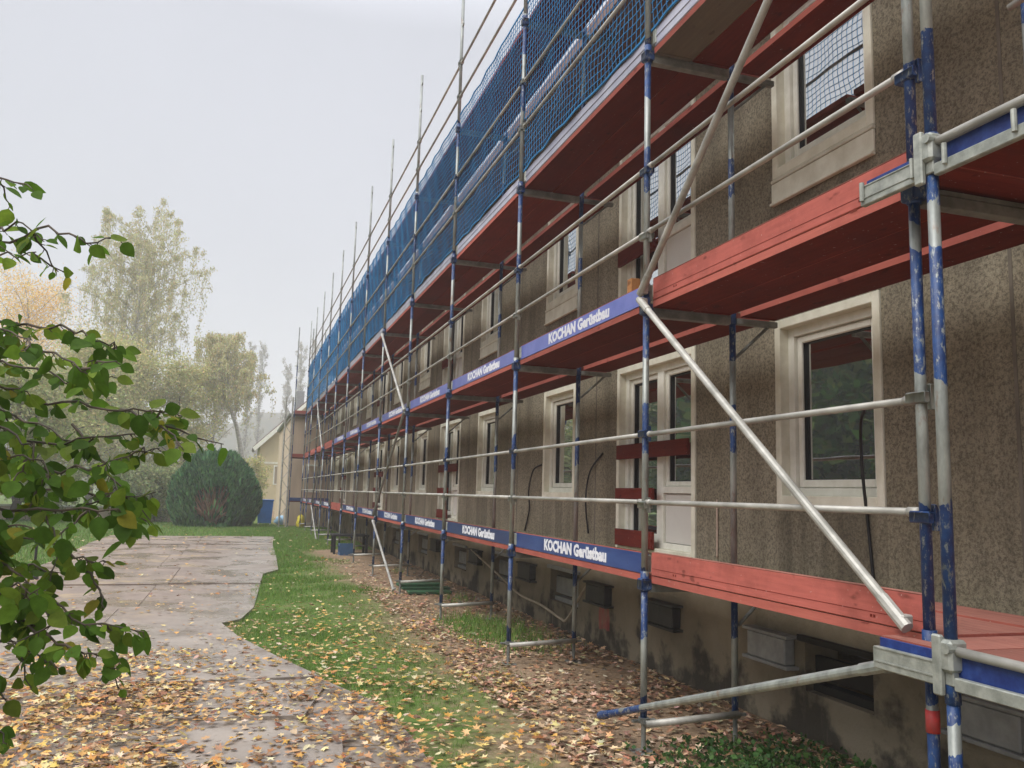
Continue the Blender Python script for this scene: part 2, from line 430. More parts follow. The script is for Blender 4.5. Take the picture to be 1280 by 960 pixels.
R_EDGE = [(-1.42, 26), (-1.62, 22), (-1.72, 17.3), (-1.85, 13.2), (-2.18, 12.3), (-2.45, 7.4), (-2.63, 6.3), (-2.86, 6.0), (-2.62, 4.75), (-2.28, 3.6), (-1.9, 2.45), (-1.58, 1.6), (-1.5, .6), (-1.5, -.8), (-1.6, -3), (-1.8, -9)]
L_EDGE = [(-7.2, -9), (-7.1, 0), (-6.9, 6), (-6.6, 12), (-6.5, 16), (-6.75, 21), (-6.7, 25.4)]
# slabs: strips across the path separated by open joints
def edge_x(E, y):
    E = sorted(E, key=lambda p: p[1])
    for (xa, ya), (xb, yb) in zip(E, E[1:]):
        if ya <= y <= yb: return xa + (xb-xa)*(y-ya)/max(yb-ya, 1e-6)
    return E[-1][0] if y > E[-1][1] else E[0][0]
cuts = [-9, -4.6, -1.7, .45, 2.6, 4.9, 7.6, 10.6, 13.6, 17.2, 21.4, 25.9]
for k, (ya, yb) in enumerate(zip(cuts, cuts[1:])):
    yq = [p[1] for p in R_EDGE if ya+.05 < p[1] < yb-.05]
    right = [(edge_x(R_EDGE, q), q) for q in [ya+.008] + sorted(yq) + [yb-.008]]
    mid = -4.02 + .25*math.sin(k*2.1)
    lo = GZ + .042 + .012*math.sin(k*1.9)
    poly = [(mid+.01, ya+.008)] + right + [(mid+.02, yb-.008)]
    mb.prism(poly, GZ-.05, lo)
    ql = [ya+.02, (ya+yb)/2, yb-.02]
    poly = [(edge_x(L_EDGE, q), q) for q in reversed(ql)] + [(mid-.01, ya+.008), (mid+.0, yb-.008)]
    mb.prism(poly, GZ-.05, lo-.012)
tag(mb.build('path', M_PATH), kind='structure')
# broken concrete slabs lying loose on the path
def loose_slab(poly, z, tilt, label):
    mb = MB(); cx = sum(p[0] for p in poly)/len(poly); cy = sum(p[1] for p in poly)/len(poly)
    mb.prism([(p[0]-cx, p[1]-cy) for p in poly], -.05, 0)
    o = mb.build('concrete_slab', M_PATH, loc=(cx, cy, z)); o.rotation_euler = tilt
    tag(o, label, 'concrete slab')
loose_slab([(-3.22, -.35), (-2.1, -.5), (-2.0, .5), (-2.55, 1.0), (-3.25, .95)], GZ+.06, (.012, -.012, 0), 'loose grey concrete slab with raised edge at the bottom of the path')
loose_slab([(-3.12, 1.35), (-2.2, 1.2), (-1.95, 2.2), (-2.6, 2.7), (-3.25, 1.75)], GZ+.058, (-.01, -.008, 0), 'loose concrete slab half under leaves behind the nearest slab')

# ------------------------------------------------------------------ apartment building under renovation
Y0, Y1 = -7.0, 35.0
FH = 2.72
win_c = [-.27, 5.23, 8.73, 14.23, 17.73, 23.23, 26.73, 32.23]
door_c = [2.48, 11.48, 20.48, 29.48]
win_c = [-5.6] + win_c
opens = []
for fl in (0, 1):
    for c in win_c: opens.append((c-.6, c+.6, .5+fl*FH, 2.02+fl*FH))
    for c in door_c: opens.append((c-.88, c+.88, -.02+fl*FH, 2.02+fl*FH))
blg = thing('apartment_building', 'long grey-brown rough-cast apartment block behind the scaffolding', 'building', (XW, 0, GZ))
def facade(y0, y1, z0, z1, ops, depth, off):
    """wall sheet with openings and reveals, local to blg"""
    ysl = sorted({y0, y1} | {a for o in ops for a in o[:2]}); zsl = sorted({z0, z1} | {a for o in ops for a in o[2:]})
    mb = MB(); gx = off
    for a, b in zip(ysl, ysl[1:]):
        for c, d in zip(zsl, zsl[1:]):
            if any(o[0]-1e-4 <= a and b <= o[1]+1e-4 and o[2]-1e-4 <= c and d <= o[3]+1e-4 for o in ops): continue
            mb.add([(gx, a, c-GZ), (gx, b, c-GZ), (gx, b, d-GZ), (gx, a, d-GZ)], [(3, 2, 1, 0)])
    for o in ops:
        a, b, c, d = o; X = gx+depth
        q = lambda p: (p[0], p[1], p[2]-GZ)
        mb.add([q(p) for p in [(gx, a, c), (X, a, c), (X, a, d), (gx, a, d), (gx, b, c), (X, b, c), (X, b, d), (gx, b, d)]],
               [(0, 1, 2, 3), (7, 6, 5, 4), (0, 4, 5, 1), (3, 2, 6, 7)])
    return mb
PZ = -.16
mb = facade(Y0, Y1, PZ, 5.9, opens, .35, 0)
mb.add([(0, Y0, PZ-GZ), (10, Y0, PZ-GZ), (10, Y0, 5.9-GZ), (0, Y0, 5.9-GZ)], [(0, 1, 2, 3)])
mb.add([(0, Y1, PZ-GZ), (10, Y1, PZ-GZ), (10, Y1, 5.9-GZ), (0, Y1, 5.9-GZ)], [(3, 2, 1, 0)])
mb.add([(10, Y0, PZ-GZ), (10, Y1, PZ-GZ), (10, Y1, 5.9-GZ), (10, Y0, 5.9-GZ)], [(0, 1, 2, 3)])
mb.build('wall', M_WALL, blg)
# panel joints as narrow strips standing proud of the wall
mb = MB()
for yj in (-1.9, .98, 3.98, 7.0, 9.98, 12.98, 16.0, 19, 22, 25, 28, 31):
    mb.box((-.004, yj-.012, PZ-GZ), (-.0005, yj+.012, 5.85-GZ))
mb.build('panel_joint', simple('joint_mortar', (.11, .095, .075), (.16, .14, .11), 5, .9), blg)
# plinth with cellar openings
cell = [(4.53, 5.53, -.86, -.44), (7.2, 8.2, -.86, -.44), (-.66, .06, -.86, -.5), (13.4, 14.4, -.86, -.44), (10.0, 10.9, -.9, -.48), (16.9, 17.9, -.86, -.44)]
mb = facade(Y0, Y1, GZ-.05, PZ, cell, .3, .03)
mb.add([(0, Y0, PZ-GZ), (0, Y1, PZ-GZ), (.03, Y1, PZ-GZ), (.03, Y0, PZ-GZ)], [(0, 1, 2, 3)])
mb.build('plinth', M_PLINTH, blg)
# roof
mb = MB()
mb.prism([(-.52, 5.95-GZ), (10.35, 5.95-GZ), (10.35, 6.1-GZ), (5, 9.3-GZ), (-.52, 6.1-GZ)], Y0-.3, Y1+.1)
mb.v = [(a, c, b) for a, b, c in mb.v]; mb.f = [tuple(reversed(f)) for f in mb.f]
mb.build('roof', M_ROOF, blg)

def frame_ring(mb, a, b, c, d, wl, wr, wb, wt, x0, x1, mi=0, bev=.004):
    """rectangular ring in the yz plane between x0 and x1"""
    mb.box((x0, a, c), (x1, a+wl, d), mi, bev); mb.box((x0, b-wr, c), (x1, b, d), mi, bev)
    mb.box((x0, a+wl, c), (x1, b-wr, c+wb), mi, bev); mb.box((x0, a+wl, d-wt), (x1, b-wr, d), mi, bev)

def win_meshes():
    m = {}
    s = MB(); frame_ring(s, -.595, .595, .005, 1.515, .07, .07, .09, .075, -.018, .1, bev=.006); m['surround'] = s.mesh('surround', M_REVEAL)
    s = MB(); frame_ring(s, -.525, .525, .095, 1.44, .075, .075, .06, .07, .062, .15); m['frame'] = s.mesh('frame', M_FRAME)
    s = MB(); frame_ring(s, -.446, .446, .159, 1.366, .055, .055, .06, .055, .09, .165, bev=.008); m['sash'] = s.mesh('sash', M_FRAME)
    s = MB(); s.add([(.135, -.395, .214), (.135, .395, .214), (.135, .395, 1.316), (.135, -.395, 1.316)], [(3, 2, 1, 0)]); m['pane'] = s.mesh('pane', M_GLASS)
    s = MB(); frame_ring(s, -.397, .397, .212, 1.318, .012, .012, .012, .014, .11, .134, bev=0); m['seal'] = s.mesh('seal', M_SEAL)
    s = MB(); s.box((-.03, -.6, -.03), (.06, .6, .0), 0, .005); m['sill'] = s.mesh('sill', M_REVEAL)
    s = MB(); s.box((-.024, -.6, -.2), (-.001, .6, -.034), 0, .005); s.box((-.045, -.6, -.225), (-.001, .6, -.2005), 0, .005); m['apron'] = s.mesh('apron', M_REVEAL)
    return m
WM = win_meshes()
def add_window(c, fl):
    o = link('window', WM['frame'], blg, (0, c, .5+fl*FH-GZ))
    for k in ('surround', 'sash', 'pane', 'seal'): link(k, WM[k], o)
    if fl == 1: link('sill', WM['sill'], o); link('apron', WM['apron'], o)
for fl in (0, 1):
    for c in win_c: add_window(c, fl)
def door_meshes():
    m = {}
    s = MB(); frame_ring(s, -.875, .875, -.015, 2.035, .07, .07, .05, .085, -.018, .1, bev=.006); m['surround'] = s.mesh('surround', M_REVEAL)
    s = MB(); frame_ring(s, -.805, .805, .035, 1.95, .08, .08, .06, .07, .062, .15)
    s.box((.062, -.105, .095), (.15, .03, 1.88), 0, .004)
    s.box((.062, -.725, .6), (.15, -.105, .67), 0, .004)
    m['frame'] = s.mesh('frame', M_FRAME)
    s = MB(); frame_ring(s, -.725, -.105, .672, 1.88, .06, .06, .05, .055, .09, .165, bev=.008); m['sash'] = s.mesh('sash', M_FRAME)
    s = MB(); frame_ring(s, .03, .725, .095, 1.88, .06, .06, .08, .055, .09, .165, bev=.008); m['leaf'] = s.mesh('door_leaf', M_FRAME)
    s = MB()
    s.add([(.135, -.665, .722), (.135, -.165, .722), (.135, -.165, 1.825), (.135, -.665, 1.825)], [(3, 2, 1, 0)])
    m['pane1'] = s.mesh('pane', M_GLASS)
    s = MB()
    s.add([(.136, .09, .175), (.136, .665, .175), (.136, .665, 1.825), (.136, .09, 1.825)], [(3, 2, 1, 0)])
    m['pane2'] = s.mesh('pane', M_GLASS)
    s = MB(); s.box((.09, -.72, .1), (.12, -.11, .595), 0, .004); m['panel'] = s.mesh('panel', M_PANEL)
    s = MB(); frame_ring(s, -.667, -.163, .72, 1.827, .012, .012, .012, .014, .11, .134, bev=0); frame_ring(s, .088, .667, .173, 1.827, .012, .012, .012, .014, .11, .134, bev=0)
    m['seal'] = s.mesh('seal', M_SEAL)
    return m
DM = door_meshes()
for fl in (0, 1):
    for c in door_c:
        o = link('balcony_door', DM['frame'], blg, (0, c, fl*FH-GZ))
        for nm, k in (('surround', 'surround'), ('sash', 'sash'), ('door_leaf', 'leaf'), ('pane', 'pane1'), ('pane', 'pane2'), ('panel', 'panel'), ('seal', 'seal')):
            link(nm, DM[k], o)
# ventilation boxes and cellar lintels on the plinth
def vent(y, z, wd, ht, mat, pr=.09):
    s = MB(); s.box((.03-pr, y-wd/2, z-ht/2-GZ), (.03, y+wd/2, z+ht/2-GZ), 0, .01)
    s.box((.03-pr-.015, y-wd/2-.05, z+ht/2-GZ+.002), (.03, y+wd/2+.05, z+ht/2+.025-GZ), 0, .004)
    s.box((.03-pr-.015, y-wd/2-.05, z-ht/2-.027-GZ), (.03, y+wd/2+.05, z-ht/2-.002-GZ), 0, .004)
    s.build('vent_box', mat, blg)
for y, z, m in ((.43, -.6, M_VENT), (2.22, -.6, M_VENTD), (3.8, -.585, M_VENTD), (-1.62, -.66, M_VENT), (6.4, -.57, M_VENTD), (9.2, -.57, M_VENTD), (12.4, -.57, M_VENTD)):
    vent(y, z, .5 if m is M_VENT else .55, .2, m, .1)
for a, b, c, d in cell:
    s = MB(); s.box((-.01, a-.05, d-GZ+.003), (.03, b+.05, d+.05-GZ), 0, .005); s.box((.12, a+.002, c-GZ+.1), (.16, b-.002, d-GZ-.1)); s.box((.1, a+.002, c-GZ+.002), (.2, b-.002, c-GZ+.06))
    s.build('cellar_window', M_VENT if a > 0 else M_SEAL, blg)
# red planks screwed across the balcony doors
def bar(y0, y1, z0, z1, label, mat=M_DECK):
    s = MB(); L = y1-y0; s.box((-.015, -L/2, -(z1-z0)/2), (.015, L/2, (z1-z0)/2), 0, .004)
    s.box((-.028, -L/2-.001, -.01), (-.0155, -L/2+.02, .01), 0)
    tag(s.build('guard_plank', mat, loc=(XW-.038, (y0+y1)/2, (z0+z1)/2)), label, 'plank', 'red planks across the balcony doors')
near_words = ['nearest', 'second', 'third', 'farthest']
for i, c in enumerate(door_c):
    q = near_words[i]
    bar(c-.8, c+.8, .97, 1.13, 'red plank at chest height across both leaves of the %s lower balcony door' % q)
    bar(c-.08, c+.82, .53, .65, 'red plank at knee height across the %s lower balcony door' % q)
    bar(c-.08, c+.82, .02, .2, 'red plank at the foot of the %s lower balcony door' % q)
    bar(c-.08, c+.82, FH+.5, FH+.68, 'red plank at knee height across the %s upper balcony door' % q)

# loose cables on the wall
def cable(name, pts, r, mat, label, cat='cable', group=None):
    P = [Vector(p) for p in pts]; out = []
    for i in range(len(P)-1):
        p0, p1, p2, p3 = P[max(i-1, 0)], P[i], P[i+1], P[min(i+2, len(P)-1)]
        for k in range(6):
            t = k/6
            out.append(.5*((2*p1)+(p2-p0)*t+(2*p0-5*p1+4*p2-p3)*t*t+(3*p1-p0-3*p2+p3)*t**3))
    out.append(P[-1])
    s = MB(); s.tube(out, r, 6)
    return tag(s.build(name, mat, smooth=True), label, cat, group)
XC = XW-.012
cable('cable', [(XC-.25, -.98, 1.18), (XC-.2, -.93, 1.17), (XC-.12, -.8, 1.1), (XC-.05, -.71, .95), (XC-.03, -.7, .7), (XC, -.7, .4), (XC, -.74, .0)], .011, M_CABLE, 'black cable drooping in front of the nearest lower window')
cable('cable', [(XC, 5.88, .98), (XC-.03, 6.15, .9), (XC-.04, 6.3, .6), (XC-.02, 6.3, .35), (XC, 6.55, .02)], .012, M_CABLE, 'black cable hanging on the wall left of the second lower window')
cable('cable', [(XC, 3.75, 1.06), (XC-.03, 4.05, .85), (XC-.04, 4.15, .5), (XC, 4.15, .1)], .012, M_CABLE, 'black cable hanging on the wall between door and second lower window')
cable('cable', [(XC, 1.22, .55), (XC, 1.215, .3), (XC, 1.22, .03)], .009, M_PALEW, 'pale cable hanging straight down right of the nearest lower balcony door')
cable('ground_cable', [(XC-.06, 9.3, -.45), (XC-.08, 8.3, -.6), (XC-.08, 7.4, -.75), (XC-.1, 6.4, -.9), (XC-.1, 5.5, -.93), (XC-.1, 4.8, -1.0), (XC-.1, 4.55, -.98), (XC-.02, 4.3, -.65), (XC-.01, 4.1, -.5)], .016, M_TAN, 'tan cable sagging along the plinth below the lettered boards')

# ------------------------------------------------------------------ scaffolding
BL = 3.07
PY = [-2.6] + [BL*i for i in range(12)]
NB = len(PY)-1
ORD = ['first', 'second', 'third', 'fourth', 'fifth', 'sixth', 'seventh', 'eighth', 'ninth', 'tenth', 'eleventh', 'twelfth', 'thirteenth']
LVN = ['lowest', 'middle', 'upper', 'topmost']
LV = [0.0, 1.985, 3.97, 5.97]

def wedge(mb, z, s=1):
    mb.box((-.035, -.06, z-.03), (.035, .06, z+.02), 0, .006)
    mb.box((-.012, -.055*s-.012, z-.06), (.012, -.055*s+.012, z+.05), 0, .003)
def make_frame(label, top=8.28, pm=M_POST):
    t = thing('scaffold_upright', label, 'scaffold upright', (0, 0, GZ), 'upright frames of the scaffolding')
    mb = MB(); R = .02415
    zs = [GZ+.22, LV[0]-.02, LV[1]-.02, LV[2]-.02, LV[3]-.02, top]
    for a, b in zip(zs, zs[1:]):
        mb.tube([(0, 0, a-GZ), (0, 0, b-GZ-.004)], R, 14)
        if b < top: mb.tube([(0, 0, b-GZ-.09), (0, 0, b-GZ+.05)], R+.006, 14)
    for l in LV[:2]: wedge(mb, l+.5-GZ); wedge(mb, l+1.01-GZ)
    for zz in (4.63, 5.18, 6.45, 6.98): wedge(mb, zz-GZ)
    for zz in (7.55, 8.08): mb.box((-.01, -.075, zz-GZ-.008), (.01, -.02, zz-GZ+.012)); mb.box((-.01, -.075, zz-GZ), (.01, -.06, zz-GZ+.05))
    for l in LV: mb.box((-.04, -.045, l-.1-GZ), (.04, .045, l-.02-GZ), 0, .01)
    mb.build('outer_post', pm, t, True)
    mb = MB(); zs[-1] = 6.1
    for a, b in zip(zs, zs[1:]):
        mb.tube([(.73, 0, a-GZ), (.73, 0, b-GZ-.004)], R, 14)
        if b < 6: mb.tube([(.73, 0, b-GZ-.09), (.73, 0, b-GZ+.05)], R+.006, 14)
    mb.build('inner_post', pm, t, True)
    for l in LV:
        mb = MB(); mb.box((.03, -.03, l-.115-GZ), (.7, .03, l-.058-GZ), 0, .004)
        mb.box((.03, -.03, l-.057-GZ), (.7, -.024, l-.035-GZ)); mb.box((.03, .024, l-.057-GZ), (.7, .03, l-.035-GZ))
        # corner gussets and the bracket carrying the inner plank
        mb.box((.76, -.025, l-.105-GZ), (1.12, .025, l-.06-GZ), 0, .004)
        mb.tube([(.76, 0, l-.36-GZ), (1.05, 0, l-.1-GZ)], .013, 6)
        mb.build('transom', M_TRANS, t)
    mb = MB(); mb.tube([(.0, -.045, .2), (.73, -.045, .23)], .0242, 10); mb.build('cross_tube', M_RAIL, t, True)
    for xx in (0, .73):
        mb = MB(); mb.tube([(xx, 0, .01), (xx, 0, .3)], .0175, 8); mb.box((xx-.075, -.075, 0), (xx+.075, .075, .01))
        mb.tube([(xx, 0, .2), (xx, 0, .235)], .04, 8); mb.box((xx-.09, -.012, .205), (xx+.09, .012, .225), 0, .004)
        mb.build('base_jack', M_TRANS, t)
    return t
f0 = make_frame('galvanised upright frame at the near end of the lettered boards, red board to its right')
frames = [None]*len(PY)
for i, yy in enumerate(PY):
    if i == 1: f0.location = (0, yy, GZ); frames[1] = f0; continue
    lb = ('blue and silver upright frame at the near corner with red tape near its foot' if i == 0 else
          'galvanised upright frame, %s one beyond the red timber board' % ORD[i-1])
    frames[i] = copy_tree(f0, (0, yy, GZ), lb)
    if i == 0:
        for ch in frames[0].children:
            if ch.name.startswith('outer_post'):
                ch.data = ch.data.copy(); ch.data.materials[0] = M_POST2
        s = MB(); s.tube([(0, 0, .82), (.0, 0, .91)], .0285, 12); s.build('red_tape', M_REDP, frames[0], True)

# decks, inner planks, guard rails, toe boards: one prototype per length, then copies
def deck_proto(L):
    d = {}
    for nm, x0, x1 in (('a', .035, .355), ('b', .362, .682), ('c', .775, 1.09)):
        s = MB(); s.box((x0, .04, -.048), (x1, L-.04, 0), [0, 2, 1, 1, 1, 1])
        for yy in (.04, L-.075): s.box((x0+.01, yy, -.052), (x1-.01, yy+.035, -.0485))
        d[nm] = s.mesh('plank', [M_DECK, M_REDE, M_DTOP])
    s = MB(); s.tube([(0, .045, 0), (0, L-.045, 0)], .0175, 12)
    s.tube([(0, .03, 0), (0, .09, 0)], .0225, 10); s.tube([(0, L-.09, 0), (0, L-.03, 0)], .0225, 10)
    d['rail'] = s.mesh('guard_rail', M_RAIL, True)
    s = MB(); s.tube([(0, .05, 0), (0, L-.05, 0)], .029, 12); d['fat'] = s.mesh('guard_rail', M_WHITE, True)
    s = MB(); s.box((.03, .05, .004), (.062, L-.05, .15), 0, .003); s.box((.031, .05, .1505), (.061, L-.05, .154), 1)
    d['toe'] = s.mesh('toe_board', [M_TOE, M_REDE]); d['toe1'] = s.mesh('toe_board', [M_TOE_SKY, M_REDE])
    s = MB(); s.box((.03, .05, .004), (.055, L-.05, .15), 0, .006); s.box((.024, .05, .07), (.0295, L-.05, .08)); d['toe2'] = s.mesh('toe_board', M_TOE_P)
    s = MB(); s.box((.022, .03, .02), (.07, .085, .14), 0, .005); s.box((.01, .03, .06), (.022, .06, .1), 0, .003); d['fit1'] = s.mesh('end_fitting', M_ALU)
    s = MB(); s.box((.022, L-.085, .02), (.07, L-.03, .14), 0, .005); d['fit2'] = s.mesh('end_fitting', M_ALU)
    s = MB(); s.box((.03, .045, .004), (.07, L-.045, .165), 0, .005); s.box((.0285, .06, .052), (.0298, L-.06, .0545), 1); s.box((.029, .05, .1652), (.069, L-.05, .1675), 2)
    for q in (.35, .37, L-.4, L-.37): s.box((.0275, q, .03), (.0298, q+.012, .042), 1)
    s.box((.03, .4, .0), (.1, .45, -.002)); d['red'] = s.mesh('toe_board', [M_REDB, M_DECK, M_DTOP])
    return d
PR = {0: deck_proto(PY[1]-PY[0]), 1: deck_proto(BL)}
greyplank = PR[0]['a'].copy(); greyplank.materials[0] = M_GREYB

# lettering on the boards
def text_mesh(txt, size, sx):
    cu = bpy.data.curves.new('lettering', 'FONT'); cu.body = txt; cu.size = size; cu.offset = size*.05
    cu.align_x = 'CENTER'; cu.align_y = 'CENTER'; cu.resolution_u = 2; cu.extrude = .0006
    tmp = bpy.data.objects.new('tmp_text', cu); COL.objects.link(tmp)
    dg = bpy.context.evaluated_depsgraph_get(); dg.update()
    me = bpy.data.meshes.new_from_object(tmp.evaluated_get(dg))
    bpy.data.objects.remove(tmp); bpy.data.curves.remove(cu)
    n = len(me.vertices); co = np.empty(n*3, np.float32); me.vertices.foreach_get('co', co); co = co.reshape(-1, 3)
    out = np.stack([-co[:, 2]+.0288, -co[:, 0]*sx, co[:, 1]], 1)
    me.vertices.foreach_set('co', out.ravel().astype(np.float32))
    me.materials.clear(); me.materials.append(M_LET); me.update(); me.name = 'lettering'
    return me
LET = text_mesh('KOCHAN Ger\u00fcstbau', .134, 1.2)

def where(b):
    return '%s bay from the near corner' % ORD[b]
for b in range(NB):
    P = PR[0 if b == 0 else 1]; y0 = PY[b]; L = PY[b+1]-y0
    for l in range(4):
        t = thing('scaffold_deck', 'red deck of two planks, %s level, %s' % (LVN[l], where(b)), 'scaffold deck', (0, y0, LV[l]), 'red plank decks of the scaffolding')
        if b == 0 and l == 2: t['label'] = 'deck of one grey and one red plank, upper level, at the near corner'
        link('plank', greyplank if (b == 0 and l == 2) else P['a'], t); link('plank', P['b'], t)
        if l < 3:
            tag(link('inner_plank', P['c'], None, (0, y0, LV[l]-.004)), 'narrow red plank beside the wall, %s level, %s' % (LVN[l], where(b)), 'plank', 'narrow red planks beside the wall')
        rails = {0: (.515, 1.0), 1: (.525, 1.03), 2: (.66, 1.21), 3: (.45, .98)}[l]
        for k, rz in enumerate(rails):
            tag(link('guard_rail', P['rail'], None, (0, y0, LV[l]+rz)), '%s silver guard rail, %s level, %s' % (('lower', 'upper')[k], LVN[l], where(b)), 'guard rail', 'silver guard rails')
        if l == 3: continue
        red = (b == 0 and l < 2) or (l == 1 and b >= 8) or (l == 0 and b == 7)
        if red:
            tag(link('toe_board', P['red'], None, (0, y0, LV[l])), 'red timber toe board, %s level, %s' % (LVN[l], where(b)), 'toe board', 'red timber toe boards')
        elif l == 2:
            o = tag(link('toe_board', P['toe2'], None, (0, y0, LV[l])), 'pale lilac toe board below the blue netting, %s' % where(b), 'toe board', 'pale toe boards below the netting')
            link('end_fitting', P['fit1'], o); link('end_fitting', P['fit2'], o)
        else:
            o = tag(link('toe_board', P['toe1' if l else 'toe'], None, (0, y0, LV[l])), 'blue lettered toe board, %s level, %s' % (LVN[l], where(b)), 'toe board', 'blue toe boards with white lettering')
            link('lettering', LET, o, (0, L*.5-.1, .077))
            link('end_fitting', P['fit1'], o); link('end_fitting', P['fit2'], o)

# diagonal braces in the outer plane
def brace(a, b, label, r=.0242, mat=M_RAIL, ends=True, x=-.055):
    A, B = Vector((x, *a)), Vector((x, *b)); d = (B-A).normalized()
    s = MB(); s.tube([A, B], r, 12)
    s.tube([A-d*.02, A+d*.16], r+.004, 10); s.tube([B-d*.16, B+d*.02], r+.004, 10)
    for q in (A+d*.02, B-d*.02): s.box((q.x-.012, q.y-.022, q.z-.028), (q.x+.045, q.y+.022, q.z+.028), 0, .006)
    tag(s.build('diagonal_brace', mat, smooth=False), label, 'diagonal brace', 'diagonal brace tubes')
brace((0-.01, LV[1]-.0), (PY[0]+.08, LV[0]+.04), 'silver diagonal tube falling from the middle deck to the near corner')
brace((0-.02, LV[1]+.06), (PY[0]+.1, LV[2]+.2), 'silver diagonal tube rising from the middle deck to the upper right')
brace((.47, -1.06), (PY[0]+.13, -.135), 'low slanting tube with blue ends running from the ground to the near corner', mat=post_mat('brace_blue_ends', .9), x=-.11)
for nm, i in (('middle', 5), ('far', 10)):
    a, b = PY[i-1], PY[i]
    brace((b-.05, LV[2]-.1), (a+.05, LV[1]), 'pale diagonal tube of the %s braced bay below the blue netting' % nm)
    brace((a+.05, LV[1]-.05), (b-.05, LV[0]+.05), 'dark diagonal tube of the %s braced bay between lowest and middle deck' % nm, mat=M_TRANS)
    brace((b-.05, LV[0]-.08), (a+.3, GZ+.03), 'white diagonal tube of the %s braced bay reaching the ground' % nm)

# blue safety netting along the upper level, real strands
def net_mesh(L, seed):
    rs = np.random.default_rng(seed); V = []; F = []
    z0, z1 = .165, 2.16
    ph = rs.uniform(0, 6, 4)
    def P(y, z):
        return (.012 + .008*np.sin(2.1*y+ph[0]+.8*z) + .006*np.sin(11*y-7*z+ph[1]), y + .018*np.sin(5*z+2.3*y+ph[2])+.012*np.sin(13*z-4*y), z + .012*np.sin(9*y+5*z+ph[1]) + .012*np.sin(2.3*y+ph[3])*(1-z/2.2) - .012*np.sin(np.pi*y/L)*(z/2))
    def strand(pts, r):
        k = len(V); n = len(pts)
        for i, p in enumerate(pts):
            p = np.array(p); d = np.array(pts[min(i+1, n-1)])-np.array(pts[max(i-1, 0)]); d /= np.linalg.norm(d)
            e1 = np.cross(d, [1, 0, 0.01]); e1 /= np.linalg.norm(e1); e2 = np.cross(d, e1)
            for t in range(3): V.append(p+r*(e1*np.cos(t*2.094)+e2*np.sin(t*2.094)))
        for i in range(n-1):
            for t in range(3): F.append((k+i*3+t, k+i*3+(t+1) % 3, k+(i+1)*3+(t+1) % 3, k+(i+1)*3+t))
    s = .074
    for y in np.arange(.02, L, s): strand([P(y, z) for z in np.linspace(z0, z1, 16)], .0046)
    for z in np.arange(z0, z1, s): strand([P(y, z) for y in np.linspace(0, L, 22)], .0046)
    for z in (z0, z1): strand([P(y, z) for y in np.linspace(0, L, 20)], .012)
    me = arr_mesh('safety_net', np.array(V), np.array(F), M_NET)
    return me
NETS = {0: net_mesh(PY[1]-PY[0], 1), 1: net_mesh(BL, 2), 2: net_mesh(BL, 3)}
for b in range(NB):
    o = link('safety_net', NETS[0 if b == 0 else 1+b % 2], None, (0, PY[b], LV[2]))
    tag(o, 'blue safety netting at the upper level, %s' % where(b), 'safety net', 'blue safety netting')

